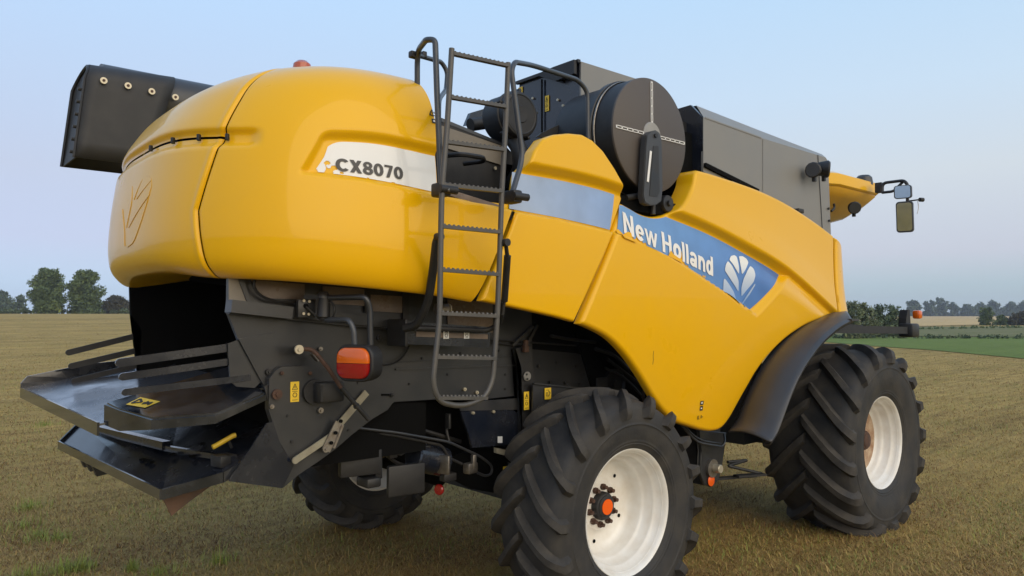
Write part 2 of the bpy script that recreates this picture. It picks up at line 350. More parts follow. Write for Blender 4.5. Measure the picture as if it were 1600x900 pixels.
# hinge clips in the slit
for phh in (0.97, 1.14, 1.32, 1.5):
    V, _ = hood_pts(np.array([phh]), [], np.array([[.055, 2.975]])); p = Vector(V[0, 0]) + Vector((0, 0, .055*float(sst((phh-.75)/.75))))
    d = Vector((p.x-XC, p.y, 0)).normalized(); b = new()
    box(b, p-d*0.014, (0.020, 0.018, 0.036), rz=math.atan2(d.y, d.x), bev=0.004)
    part('lid_clip', b, 'black')
# front end wall of the hood (dark bulkhead beside the ladder platform)
b = new(); prism(b, [(-1.39, y, z) for y, z in ((-1.28, 2.72), (-1.27, 2.98), (-1.22, 3.18), (-1.06, 3.37), (-.75, 3.5), (.75, 3.5), (1.06, 3.37), (1.27, 2.98), (1.28, 2.72), (1.0, 2.35), (-1.0, 2.35))], (0.03, 0, 0))
part('hood_bulkhead', b, 'darkgrey')

# --- flank surface used by the cowl and the front panel
Wx = interp([(-1.6, 1.452), (-1.0, 1.458), (-.5, 1.47), (.2, 1.49), (1.5, 1.53), (3.6, 1.565)])
inz = interp([(0.6, .20), (1.1, .11), (1.5, .05), (1.9, .012), (2.25, 0), (2.55, .0), (2.78, .015), (2.95, .035), (3.12, .06), (3.28, .085), (3.5, .105), (3.8, .12)])
def hsurf(x, z, roll=None, cowl=False):
    x = np.asarray(x, float); z = np.asarray(z, float)
    zz = np.where(z > zu(x)-.3, z-(zu(x)-2.95)*sst((z-zu(x)+.3)/.3), z)
    h = Wx(x)-inz(zz)
    up = sst((z-zu(x)+0.0)/0.075)
    lo = sst((zl(x)-z+0.004)/0.016)
    xe = 1.73 + (z-2.09)*1.62                      # right-hand end of the band
    re = sst((x-xe)/0.13)
    h = h - 0.04 + np.maximum(np.maximum(lo*0.04, up*0.07), re*0.04*(1-up))
    # upper volume stands out a little more towards the wheel arch
    h = h + up*0.02*sst((x-.9)/1.5)
    return h
def hroll(h, x, z, loop, r=0.03):
    P = np.array(loop); A = P; B = np.roll(P, -1, 0); d = np.full(x.shape, 9.0)
    for a, b in zip(A, B):
        ab = b-a; L2 = (ab**2).sum()
        if L2 < 1e-12: continue
        t = np.clip(((x-a[0])*ab[0]+(z-a[1])*ab[1])/L2, 0, 1)
        d = np.minimum(d, np.hypot(x-a[0]-t*ab[0], z-a[1]-t*ab[1]))
    q = np.clip(r-d, 0, r)
    return h-(r-np.sqrt(np.maximum(r*r-q*q, 0)))
def ruled_panel(name, Bc, Tc, nu, nv, ret=0.12, r=0.03):
    Bp = polyres(Bc, nu) if len(Bc) != nu else np.array(Bc); Tp = polyres(Tc, nu) if len(Tc) != nu else np.array(Tc)
    t = np.linspace(0, 1, nv); t = t + 0.06*np.sin(2*np.pi*t)*-1*0.9
    X = Bp[None, :, 0]*(1-t[:, None]) + Tp[None, :, 0]*t[:, None]; Z = Bp[None, :, 1]*(1-t[:, None]) + Tp[None, :, 1]*t[:, None]
    loop = np.concatenate([Bp, Tp[::-1]])
    H = hroll(hsurf(X, Z), X, Z, loop, r)
    V = np.stack([X, -H, Z], -1); me = grid_mesh(name, V)
    bm = new(); bm.from_mesh(me)
    be = [e for e in bm.edges if e.is_boundary]
    g = bmesh.ops.extrude_edge_only(bm, edges=be)
    for v in g['geom']:
        if isinstance(v, bmesh.types.BMVert): v.co.y += ret if (v.co.z > 2.62 and v.co.x < 1.1) else min(ret, .03)
    return bm
# cowl
cB = [(-1.092,2.142),(-0.920,2.117),(-0.713,2.084),(-0.492,2.048),(-0.329,2.014)]
cT = [(-0.784,2.751),(-0.736,2.921),(-0.704,3.002),(-0.649,3.099),(-0.565,3.186),(-0.457,3.232),(-0.321,3.263),(-0.198,3.274),(-0.104,3.250),(-0.007,3.189),(0.091,3.077),(0.171,2.964),(0.212,2.877)]
cL = None
cTi = polyres(cT, 90)
tx = (cTi[:, 0]-cTi[0, 0])/(cTi[-1, 0]-cTi[0, 0])
cBi = polyres(cB, 400); cBi = np.stack([np.interp(tx, np.linspace(0, 1, 400), cBi[:, k]) for k in (0, 1)], 1)
cowl = part('side_cowl', ruled_panel('cowl', cBi, cTi, 90, 150, ret=0.07, r=0.02), 'yellow', angle=50)
# front side panel
fB = [(-0.325,2.014),(-0.167,1.971),(0.011,1.900),(0.189,1.777),(0.362,1.618),(0.505,1.472),(0.653,1.345),(0.807,1.256),(0.968,1.207),(1.134,1.161),(1.290,1.135),(1.407,1.148),(1.500,1.216),(1.587,1.322),(1.685,1.439),(1.825,1.590),(1.991,1.717),(2.248,1.853),(2.543,1.956),(2.830,2.019),(3.158,2.060)]
fT = [(0.199,2.849),(0.282,2.825),(0.389,2.793),(0.535,2.783),(0.687,2.811),(0.782,2.858),(0.862,2.915),(0.945,3.002),(1.004,3.079),(1.039,3.163),(1.082,3.194),(1.527,3.167),(1.983,3.121),(2.418,3.047),(2.885,2.935),(3.251,2.827)]
fTi = polyres(cat_rom(fT, 400), 240)
fBs = cat_rom(fB, 3000)
xb = fTi[:, 0] - 0.47*(1-sst((fTi[:, 0]-fTi[0, 0])/1.0))
xb[-1] = fBs[-1, 0]; w = np.linspace(0, 1, 240)
xb = np.clip(xb, fBs[0, 0], fBs[-1, 0]); xb = np.maximum.accumulate(xb)
# pair by x but keep the columns strictly increasing
xb = xb*0.85 + 0.15*np.interp(w, [0, 1], [fBs[0, 0], fBs[-1, 0]])
zb = np.interp(xb, fBs[:, 0], fBs[:, 1])
front_panel = part('front_side_panel', ruled_panel('front_panel', np.stack([xb, zb], 1), fTi, 240, 170, ret=0.14, r=0.03), 'yellow', angle=50)
# little corner panel in front of the joint
kB = [(3.197,2.054),(3.303,2.048),(3.466,2.054)]; kT = [(3.290,2.811),(3.409,2.775),(3.557,2.701)]
b = ruled_panel('corner', kB, kT, 24, 50, ret=0.3, r=0.02)
x0 = min(v.co.x for v in b.verts)
for v in b.verts: v.co.y += max(0, v.co.x-x0-.1)**2*1.2
part('corner_panel', b, 'yellow', angle=50)
for o in (cowl, front_panel):          # far side of the machine
    c = o.copy(); C.objects.link(c); c.parent = combine; c.scale = (1, -1, 1)

# --- decals that follow the skin
def on_skin(x, z, off=0.004): return (x, -(float(hsurf(x, z))+off), z)
def hood_y(x, z):
    n = np.interp(z, PZ, PN); a, b = AX-n, BY-n*(.66+.34*sst((n-.3)/.75))
    uu = np.clip((XC-x)/a, 0, 1); y = np.where(x > XC, b, b*(1-uu**EX)**(1/EX))
    up, lo, le = band(np.asarray(x, float), np.asarray(z, float)); return y-up*lo*le*0.045
def skin_any(x, z): return np.where(np.asarray(x) < -1.0, hood_y(x, z), hsurf(x, z))
def decal_grid(name, loL, loR, upL, upR, m, nu=80, nv=14, zlo=None, zup=None, off=0.0035, mask=None):
    """four corner x values plus zlo(x), zup(x)"""
    U_ = np.linspace(0, 1, nu); T = np.linspace(0, 1, nv)
    X = np.zeros((nv, nu)); Z = X.copy()
    for i, t in enumerate(T):
        xl = loL*(1-t)+upL*t; xr = loR*(1-t)+upR*t; X[i] = xl*(1-U_)+xr*U_; Z[i] = zlo(X[i])*(1-t)+zup(X[i])*t
    H = skin_any(X, Z)+off
    keep = None
    if mask: keep = mask(X, Z)[:-1, :-1]
    return part(name, grid_mesh(name, np.stack([X, -H, Z], -1), keep), m, angle=None)
def ragged(X, Z):                                  # torn lower left corner and chipped lower edge
    d = np.hypot((X+2.075)/.11, (Z-2.80)/.055) + 0.35*np.sin(X*90)*np.cos(Z*120)
    edge = (Z-zl(X)) > 0.010+0.006*np.maximum(0, np.sin(X*37)+np.sin(X*91+2)-1.0)
    d2 = np.hypot((X+2.04)/.022, (Z-2.822)/.03)
    return ((d > 1.0) | (d2 < 1)) & edge
decal_grid('model_number_decal', -2.075, -1.375, -2.0, -1.375, 'white', 170, 50, lambda x: zl(x)+0.004, lambda x: zu(x)-0.008 - 0.05*np.clip((-1.9-x)/.12, 0, 1)**3, mask=ragged)
decal_grid('faded_stripe_decal', -.845, .045, -.80, .125, 'paleblue', 90, 16, lambda x: zl(x)+0.012, lambda x: zu(x)-0.004)
def torn2(X, Z):
    k = np.ones(X.shape, bool)
    for (cx, w) in ((.335, .085), (.80, .10)):
        hgt = 0.085*np.clip(1-np.abs(X-cx)/w, 0, 1)**.6*(0.75+0.5*np.sin(X*70+cx*9))
        k &= ~(((Z-zl(X)) < hgt) & (np.abs(X-cx) < w))
    # top clipped by the cut-out round the screen
    return k
cutT = lambda x: np.minimum(zu(x)-0.004, np.interp(x, fTi[:140, 0], fTi[:140, 1])-0.018)
decal_grid('maker_stripe_decal', .115, 1.715, .165, 2.235, 'blue', 260, 60, lambda x: zl(x)+0.006, lambda x: np.where(x < .75, cutT(x), zu(x)-0.004), mask=torn2)
def skin_fan(b, Q, off, rings=5):
    c = Q.mean(0); prev = None
    for k in range(rings):
        q_ = c+(Q-c)*(1-k/rings); ring = [b.verts.new(on_skin(x, z, off)) for x, z in q_]
        if prev:
            for i in range(len(ring)): b.faces.new((prev[i], prev[(i+1) % len(ring)], ring[(i+1) % len(ring)], ring[i]))
        prev = ring
    b.faces.new(prev)
def arc(cx, cy, rx, ry, a0, a1, n=20): return [(cx+rx*math.cos(R(a0+(a1-a0)*i/n)), cy+ry*math.sin(R(a0+(a1-a0)*i/n))) for i in range(n+1)]
def band_poly(pts, w):
    """quads of a stroke of width w along pts"""
    P = np.array(pts, float); T = np.gradient(P, axis=0); T /= np.linalg.norm(T, axis=1)[:, None]; N_ = np.stack([-T[:, 1], T[:, 0]], 1)*w/2
    return [[tuple(P[i]-N_[i]), tuple(P[i+1]-N_[i+1]), tuple(P[i+1]+N_[i+1]), tuple(P[i]+N_[i])] for i in range(len(P)-1)]
def rc(x0, y0, x1, y1, n=6):
    return [[(x0+(x1-x0)*i/n, y0), (x0+(x1-x0)*(i+1)/n, y0), (x0+(x1-x0)*(i+1)/n, y1), (x0+(x1-x0)*i/n, y1)] for i in range(n)] if abs(x1-x0) > abs(y1-y0) else [[(x0, y0+(y1-y0)*i/n), (x1, y0+(y1-y0)*i/n), (x1, y0+(y1-y0)*(i+1)/n), (x0, y0+(y1-y0)*(i+1)/n)] for i in range(n)]
def dg(x0, x1, w, y0, y1, n=8):                    # slanted bar with level ends
    return [[(x0+(x1-x0)*i/n, y0+(y1-y0)*i/n), (x0+w+(x1-x0)*i/n, y0+(y1-y0)*i/n), (x0+w+(x1-x0)*(i+1)/n, y0+(y1-y0)*(i+1)/n), (x0+(x1-x0)*(i+1)/n, y0+(y1-y0)*(i+1)/n)] for i in range(n)]
W_ = .21
def glyph(ch):
    """(advance width, list of strokes, each a list of quads)"""
    if ch == 'N': return .80, [rc(.06, 0, .24, 1), rc(.54, 0, .72, 1), dg(.54, .06, .18, 0, 1)]
    if ch == 'H': return .80, [rc(.06, 0, .25, 1), rc(.53, 0, .72, 1), rc(.25, .42, .53, .58)]
    if ch == 'e': return .64, [band_poly(arc(.32, .365, .195, .285, 4, 318, 36), W_*.92), rc(.20, .30, .55, .42)]
    if ch == 'o': return .66, [band_poly(arc(.33, .365, .20, .285, 0, 360, 40), W_)]
    if ch == 'w': return .88, [dg(.20, .02, .15, 0, .73), dg(.20, .375, .14, 0, .73), dg(.55, .375, .14, 0, .73), dg(.55, .72, .15, 0, .73)]
    if ch == 'l': return .29, [rc(.055, 0, .235, 1)]
    if ch == 'a': return .63, [band_poly(arc(.30, .47, .185, .18, 165, 0, 20), W_*.9), rc(.40, 0, .575, .48), band_poly(arc(.265, .205, .155, .125, 0, 360, 30), W_*.86)]
    if ch == 'n': return .64, [rc(.055, 0, .235, .73), band_poly(arc(.33, .42, .165, .215, 180, 0, 20), W_*.94), rc(.41, 0, .59, .43)]
    if ch == 'd': return .67, [rc(.43, 0, .61, 1), band_poly(arc(.30, .365, .175, .285, 0, 360, 40), W_*.92)]
    if ch == 'C': return .70, [band_poly(arc(.375, .5, .265, .405, 42, 318, 40), W_)]
    if ch == 'X': return .70, [dg(.02, .44, .22, 0, 1, 12), dg(.44, .02, .22, 0, 1, 12)]
    if ch == '8': return .60, [band_poly(arc(.29, .735, .165, .19, 0, 360, 30), W_*.85), band_poly(arc(.29, .275, .19, .20, 0, 360, 34), W_*.9)]
    if ch == '0': return .60, [band_poly(arc(.29, .5, .185, .415, 0, 360, 40), W_*.92)]
    if ch == '7': return .58, [rc(.04, .83, .53, 1), dg(.12, .33, .19, 0, .83, 10)]
    return .28, []
def skin_text(s, p0, p1, capz, m, name, off=0.008):
    """p0,p1: baseline ends in (x,z); capz: cap height; letters keep upright stems; one part per letter"""
    tot = sum(glyph(c)[0] for c in s); pos = 0.0
    for ch in s:
        adv, strokes = glyph(ch)
        if strokes:
            bm = new()
            for k, st in enumerate(strokes):
                for q in st:
                    vs = []
                    for (gx, gy) in q:
                        t = (pos+gx)/tot; X = p0[0]+(p1[0]-p0[0])*t; Z = p0[1]+(p1[1]-p0[1])*t + gy*capz
                        vs.append(bm.verts.new((X, -(float(skin_any(X, Z))+off+k*.0006), Z)))
                    bm.faces.new(vs)
            bmesh.ops.remove_doubles(bm, verts=bm.verts, dist=1e-5)
            obj(name, bm, M[m], combine, smooth=False)
        pos += adv
tA, tB = [(-1.970,2.813),(-1.594,2.800)]
skin_text('CX8070', tA, tB, 0.068, 'inkgrey', 'model_number_letter')
tA, tB = [(0.176,2.638),(1.214,2.360)]
skin_text('New Holland', tA, tB, 0.150, 'letterwhite', 'maker_name_letter')
# torn corners of the stripe, bare yellow paint showing through the letters too
for pts in ([(0.099,2.645),(0.122,2.656),(0.142,2.639),(0.163,2.616),(0.190,2.632),(0.225,2.645),(0.256,2.639),(0.266,2.599),(0.259,2.567),(0.196,2.579),(0.135,2.592)], [(0.652,2.493),(0.676,2.527),(0.691,2.538),(0.707,2.515),(0.746,2.498),(0.777,2.485),(0.816,2.478),(0.824,2.437),(0.745,2.457)], [(1.069,2.371),(1.082,2.357),(1.095,2.367),(1.103,2.348),(1.061,2.356)]):
    Q = polyres(list(pts)+[pts[0]], 60)[:-1]; b = new(); skin_fan(b, Q, 0.0115); part('bare_paint_patch', b, 'yellow', smooth=False)
# leaf emblem: six petals
PET = [[(1.436,2.505),(1.471,2.537),(1.527,2.548),(1.561,2.537),(1.565,2.462),(1.558,2.392),(1.524,2.423),(1.481,2.471)],
       [(1.597,2.541),(1.655,2.547),(1.714,2.528),(1.733,2.499),(1.677,2.448),(1.617,2.401),(1.598,2.393),(1.592,2.463)],
       [(1.360,2.416),(1.380,2.467),(1.413,2.494),(1.457,2.464),(1.513,2.397),(1.553,2.334),(1.551,2.245),(1.499,2.295),(1.421,2.362)],
       [(1.749,2.470),(1.797,2.447),(1.805,2.394),(1.770,2.334),(1.673,2.267),(1.590,2.207),(1.591,2.285),(1.627,2.362),(1.688,2.429)],
       [(1.344,2.340),(1.359,2.353),(1.420,2.305),(1.487,2.244),(1.519,2.181),(1.519,2.149),(1.464,2.180),(1.336,2.241)],
       [(1.572,2.117),(1.588,2.144),(1.672,2.221),(1.794,2.325),(1.799,2.315),(1.719,2.235),(1.611,2.150)]]
for k, P in enumerate(PET):
    b = new(); Q = polyres(list(P)+[P[0]], 48)[:-1]; Q = (Q*2+np.roll(Q, 1, 0)+np.roll(Q, -1, 0))/4
    skin_fan(b, Q, 0.0075)
    part('emblem_petal', b, M['petal'], smooth=False)
# engraved leaf outline on the tail door
def tail_pt(px, pz):
    """point on the tail: lateral y, height z"""
    n = float(np.interp(pz, PZ, PN)); a, b = AX-n, BY-n
    return Vector((XC - a*(1-min(abs(px)/b, 1)**EX)**(1/EX) - 0.002, px, pz))
leafs = [[(p[1], p[2]) for p in l] for l in ([(-2.600,-0.285,2.854),(-2.600,-0.375,2.835),(-2.600,-0.409,2.787),(-2.600,-0.393,2.735),(-2.600,-0.372,2.687),(-2.600,-0.302,2.581),(-2.600,-0.191,2.484),(-2.600,-0.056,2.459)], [(-2.600,-0.389,2.815),(-2.600,-0.290,2.777),(-2.600,-0.175,2.732)], [(-2.600,-0.394,2.730),(-2.600,-0.233,2.655),(-2.600,-0.070,2.574)],
         [(-2.600,-0.232,2.841),(-2.600,-0.171,2.789),(-2.600,-0.125,2.734)], [(-2.600,-0.036,2.826),(-2.600,-0.074,2.721),(-2.600,-0.020,2.578)], [(-2.600,0.119,2.704),(-2.600,0.021,2.561),(-2.600,0.001,2.469)])]
for l in leafs:
    b = new(); tube(b, [tail_pt(*p) for p in cat_rom(l, 14)], 0.0018, 5); part('engraved_leaf_line', b, 'yellow2', parent=tail_door)
# warning beacon on the roof
b = new(); p = Vector((-1.890,-0.750,3.502)); lathe(b, [(0.001, .062), (.03, .058), (.05, .04), (.056, 0), (.056, -.03)], 20, 'Z', p); lathe(b, [(.056, -.03), (.06, -.03), (.06, -.09)], 20, 'Z', p)
part('roof_beacon', b, 'beacon')

# ================================================================ FENDER over the front wheel
fi = cat_rom([(1.435,-1.470,1.117),(1.548,-1.470,1.188),(1.654,-1.470,1.324),(1.754,-1.470,1.443),(1.896,-1.470,1.585),(2.063,-1.470,1.708),(2.325,-1.470,1.845),(2.623,-1.470,1.949),(2.901,-1.470,2.012),(3.221,-1.470,2.066),(3.518,-1.470,2.073)], 60)
fo = cat_rom([(1.402,-1.830,1.095),(1.497,-1.830,1.163),(1.596,-1.830,1.282),(1.697,-1.830,1.409),(1.800,-1.830,1.523),(1.926,-1.830,1.635),(2.078,-1.830,1.738),(2.245,-1.830,1.834),(2.430,-1.830,1.912),(2.609,-1.830,1.971),(2.833,-1.830,2.020)], 60)
V = []
for t in np.linspace(0, 1, 14):
    V.append(fi*(1-t)+fo*t + np.array([0, 0, 1])*0.035*math.sin(math.pi*t) + np.array([-1, 0, 0])*0.03*math.sin(math.pi*t))
lip = fo + np.array([0.03, 0.004, -0.02]); lip2 = fo + np.array([.055, .07, -.035])
V += [fo+np.array([.008, -.012, -.004]), lip, lip2]
fen = part('wheel_fender', grid_mesh('fender', np.array(V)), 'fender', angle=60)
s = fen.modifiers.new('thickness', 'SOLIDIFY'); s.thickness = 0.012
b = new(); q = Vector((2.848,-1.800,2.014)); box(b, q, (.14, .12, .02)); part('fender_bracket', b, 'grey')

# ================================================================ WHEELS
def tyre_half(Rt, rim, W, rw):
    """carcass half profile from crown centre out and down to the bead: (w, r)"""
    return cat_rom([(0, Rt), (W*.22, Rt-.006), (W*.38, Rt-.026), (W*.455, Rt-.06), (W*.487, Rt-.11), (W*.5, Rt-(Rt-rim)*.45), (W*.49, Rt-(Rt-rim)*.66), (rw*.5+.025, rim+.03), (rw*.5+.008, rim+.006), (rw*.5-.01, rim-.012)], 110)
def build_wheel(name, loc, Rt, rim, W, rw, nl, lug_h, lug_w, sweep, label=None, rusty=False, dep=.28):
    h = np.array(tyre_half(Rt, rim, W, rw)); q_ = h[:, 0] > W*.4
    for r0_, a_ in ((rim+.042, .006), (rim+.06, .004), (Rt-.165, .006)): h[:, 0] += np.where(q_, a_*np.exp(-((h[:, 1]-r0_)/.006)**2), 0)      # moulded rings on the sidewall
    b = new(); full_ = [(r, -w) for w, r in h[::-1]] + [(r, w) for w, r in h[1:]]
    lathe(b, full_, 120)
    # sidewall rings
    for rr_, ww in ((rim+.05, W*.488), (Rt-.155, W*.497)):
        pass
    L = np.r_[0, np.cumsum(np.linalg.norm(np.diff(h, axis=0), axis=1))]
    iend = int(np.argmin(np.abs(h[:, 1]-(Rt-.125)))); Lend = L[iend]
    Tn = np.gradient(h, axis=0); Nn = np.stack([-Tn[:, 1], Tn[:, 0]], 1); Nn /= np.linalg.norm(Nn, axis=1)[:, None]
    Nn = np.where((Nn*(h-np.array([0, rim]))).sum(1)[:, None] < 0, -Nn, Nn)
    ns = 13
    lug_me = {}
    for sd_ in (-1, 1):
        lb = new(); rings = []
        for i in range(ns):
            t = i/(ns-1); a = -0.02 + t*(Lend+.02)
            aa = max(a, 0)
            w = np.interp(aa, L, h[:, 0]) if a >= 0 else a; r = np.interp(aa, L, h[:, 1]); nw = np.interp(aa, L, Nn[:, 0]); nr = np.interp(aa, L, Nn[:, 1])
            lw = min(a, W*.5)/(W*.5); th = sweep*(0.92*lw + 0.08*lw*lw)
            hh = lug_h*(0.9 + 0.25*t)*(1-0.55*sst((t-.86)/.14)); bw = lug_w*(1+.25*t)
            if i == 0: hh *= .75
            ring = []
            for (ww, hf) in ((-.80, -.15), (-.62, .25), (-.5, .76), (-.40, .97), (.40, 1.0), (.5, .78), (.62, .25), (.80, -.15)):
                d = hh*hf; R_ = r+nr*d; an = th + ww*bw/R_; yy = (w+nw*d)*sd_
                ring.append(lb.verts.new((R_*math.cos(an), yy, R_*math.sin(an))))
            rings.append(ring)
        for i in range(ns-1):
            A, B = rings[i], rings[i+1]
            for j in range(7): lb.faces.new((A[j], A[j+1], B[j+1], B[j]))
        lb.faces.new(rings[0]); lb.faces.new(rings[-1])
        bmesh.ops.recalc_face_normals(lb, faces=lb.faces); me = bpy.data.meshes.new('tread_lug'); lb.to_mesh(me); lb.free()
        me.materials.append(M['lug']); me.shade_smooth(); me.set_sharp_from_angle(angle=R(34)); lug_me[sd_] = me
    # the rim is the wheel part itself; the tyre, hub and bolts hang under it
    rb = new(); f = -rw*.5
    prof_ = [(rim-.02, f+.02), (rim+.012, f+.006), (rim+.016, f-.004), (rim+.008, f-.014), (rim-.004, f-.008), (rim-.012, f+.008), (rim-.022, f+.028), (rim-.028, f+.055), (rim-.045, f+.065), (rim-.052, f+.08), (rim-.055, f+.13), (rim-.075, f+.145), (rim-.085, f+.16), (rim-.09, f+dep*.80),
             (rim-.105, f+dep*.93), (rim-.14, f+dep*.985), (rim*.52, f+dep), (rim*.45, f+dep-.004), (rim*.40, f+dep-.03), (.06, f+dep-.03), (.001, f+dep-.03)]
    lathe(rb, prof_, 96)
    # inner half of the rim
    lathe(rb, [(rim-.09, f+dep*.8), (rim-.09, -f-.1), (rim-.02, -f-.02), (rim+.014, -f+.006), (rim-.01, -f+.01), (rim-.08, -f-.08)], 64)
    w_ = obj(name, rb, M['rimwhite'], combine, angle=50, loc=loc)
    if label: w_['label'] = label
    obj('tyre', b, M['tyre'], w_, angle=28)
    for sd_ in (-1, 1):
        for k in range(nl):
            lo_ = bpy.data.objects.new('tread_lug', lug_me[sd_]); C.objects.link(lo_); lo_.parent = w_
            lo_.rotation_euler = (0, -2*math.pi*(k+(0.25 if sd_ > 0 else -0.25))/nl, 0)
    if rusty:
        db = new(); lathe(db, [(rim-.118, f+dep*.93), (rim-.14, f+dep*.985-.004), (rim*.52, f+dep-.006), (rim*.45, f+dep-.010), (rim*.40, f+dep-.036), (.02, f+dep-.036)], 48); obj('wheel_disc', db, M['rust'], w_)
    hb = new(); y0 = f+dep-.03
    lathe(hb, [(.095, y0+.02), (.095, y0-.03), (.085, y0-.045), (.075, y0-.048), (.072, y0-.056), (.06, y0-.060), (.001, y0-.060)], 28)
    h_ = obj('hub', hb, M['black'] if not rusty else M['boltrust'], w_)
    if not rusty:
        ob = new(); lathe(ob, [(.052, y0-.0602), (.052, y0-.064), (.001, y0-.065)], 28); obj('hub_cap_reflector', ob, M['reflector'], w_)
        for k in range(10):
            t = 2*math.pi*(k+.3)/10; q = Vector((.125*math.cos(t), y0, .125*math.sin(t))); bb_ = new()
            cyl(bb_, q+Vector((0, .03, 0)), q+Vector((0, -.022, 0)), .022, 6); cyl(bb_, q+Vector((0, -.02, 0)), q+Vector((0, -.045, 0)), .013, 10)
            obj('wheel_bolt', bb_, M['boltrust'], w_)
        for k in range(5):                          # vent / valve holes in the disc
            t = 2*math.pi*(k+.62)/5; q = Vector((rim*.60*math.cos(t), f+dep-.004, rim*.60*math.sin(t))); bb_ = new()
            cyl(bb_, q, q+Vector((0, -.003, 0)), .013, 12); obj('disc_hole', bb_, M['void'], w_)
    return w_
def copy_tree(o, parent=None):
    c = o.copy(); C.objects.link(c); c.parent = parent
    for ch in list(o.children): copy_tree(ch, c)
    return c
rw_ = build_wheel('rear_wheel', (0, -1.405, .765), .745, .405, .56, .45, 18, .058, .052, R(22), dep=.27)
fw_ = build_wheel('front_wheel', (3.62, -1.41, .83), .885, .433, .82, .68, 17, .062, .078, R(27), dep=.22, label='front drive wheel with rusty rim disc', rusty=True)
for w_ in (rw_, fw_):
    c = copy_tree(w_, combine); c.scale = (1, -1, 1); c.location.y = 1.72 if w_ is rw_ else -w_.location.y
M['hubgrey'] = mat('hub_grey', (.30, .29, .27), .5, var=.3)

# ================================================================ DARK BODY UNDER THE YELLOW SKIN
def sheet(name, y, th, P, m, **k):
    """vertical plate parallel to the flank; P = (x,z) outline, th = depth inward"""
    b = new(); prism(b, [(x, y, z) for x, z in P], (0, th, 0)); return part(name, b, m, smooth=False, **k)
def rect(x0, x1, z0, z1): return [(x0, z0), (x1, z0), (x1, z1), (x0, z1)]
# core of the machine: threshing body, axle and floor (all in deep shade)
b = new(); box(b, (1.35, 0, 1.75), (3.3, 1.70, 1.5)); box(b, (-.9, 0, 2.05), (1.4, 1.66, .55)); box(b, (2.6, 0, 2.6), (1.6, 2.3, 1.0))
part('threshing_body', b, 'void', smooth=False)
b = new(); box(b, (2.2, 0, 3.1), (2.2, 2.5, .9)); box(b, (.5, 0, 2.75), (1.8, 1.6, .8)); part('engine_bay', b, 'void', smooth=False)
side = [(-2.368,2.289),(-0.208,2.299),(-0.197,1.749),(-0.283,1.495),(-0.704,1.490),(-1.052,1.520),(-1.348,1.527),(-1.464,1.451),(-1.839,1.521),(-2.105,1.662),(-2.167,1.672),(-2.312,1.931),(-2.368,2.070)]
sheet('body_side_plate', -.92, .03, side, 'grey')
L_ = [(-2.409,2.368),(-1.333,2.410),(-1.322,1.507),(-2.333,1.569),(-2.348,1.751),(-2.372,1.901),(-2.322,1.959),(-2.395,2.060)]
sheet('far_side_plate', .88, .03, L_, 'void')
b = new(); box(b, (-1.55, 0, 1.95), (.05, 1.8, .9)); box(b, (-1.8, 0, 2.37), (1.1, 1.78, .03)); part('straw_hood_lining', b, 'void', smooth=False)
# panels and posts high on the side wall, between rail and yellow skin
for k, (xa, xb_, m) in enumerate(((363,381,'tan'), (384,476,'brownpanel'), (530,570,'brownpanel'), (578,632,'brownpanel'), (640,680,'brownpanel'), (700,760,'brownpanel'))):
    t0, t1 = 430+(xa-357)*.085, 430+(xb_-357)*.085
    pass
for P, m in (([(-2.370,2.255),(-2.316,2.250),(-2.270,2.132),(-2.368,2.134)], 'tan'), ([(-2.250,2.248),(-1.947,2.232),(-1.946,2.146),(-2.154,2.150),(-2.211,2.177)], 'brownpanel'),
             ([(-1.834,2.225),(-1.557,2.213),(-1.556,2.113),(-1.833,2.126)], 'brownpanel'), ([(-1.531,2.182),(-1.301,2.175),(-1.301,2.072),(-1.530,2.083)], 'brownpanel'), ([(-0.955,2.160),(-0.578,2.147),(-0.578,1.938),(-0.954,1.960)], 'brownpanel')):
    sheet('upper_side_panel', -.935, .012, P, m)
for px in (0,):
    sheet('post', -.945, .02, [(-2.326,2.256),(-2.299,2.256),(-2.256,2.135),(-2.277,2.131)], 'grey')
    sheet('post', -.945, .02, [(-1.567,2.212),(-1.532,2.209),(-1.531,2.071),(-1.566,2.075)], 'darkgrey')
    sheet('post', -.945, .02, [(-1.303,2.206),(-1.261,2.203),(-1.260,2.028),(-1.302,2.032)], 'darkgrey')
b = new(); a0 = (-2.387,-0.980,2.106); a1 = (-2.056,-0.980,2.070); bar(b, a0, a1, .09, .066); part('side_rail', b, 'grey', smooth=False)
b = new(); a0 = (-2.047,-0.960,2.074); a1 = (-1.265,-0.960,1.993); bar(b, a0, a1, .05, .056); part('side_rail', b, 'grey', smooth=False)
b = new(); bar(b, (-2.376,-0.950,2.070), (-1.258,-0.950,1.961), .03, .012); part('rail_edge', b, 'darkgrey', smooth=False)
b = new(); tube(b, cat_rom([(-2.247,-0.970,2.250), (-2.250,-0.970,2.209), (-2.211,-0.970,2.163), (-2.130,-0.980,2.133), (-1.990,-0.980,2.131)], 16), .008, 6); part('cable', b, 'black')
# lower seam strips on the side plate
b = new(); bar(b, (-1.344,-0.927,1.726), (-0.307,-0.927,1.704), .012, .010); part('folded_seam', b, 'grey', smooth=False)
b = new(); bar(b, (-1.334,-0.925,1.769), (-0.324,-0.925,1.772), .008, .006); part('folded_seam', b, 'darkgrey', smooth=False)
sheet('fold_plate', -.93, .012, [(-2.313,1.932),(-2.106,1.966),(-2.075,1.779),(-2.139,1.713),(-2.171,1.673)], 'grey')

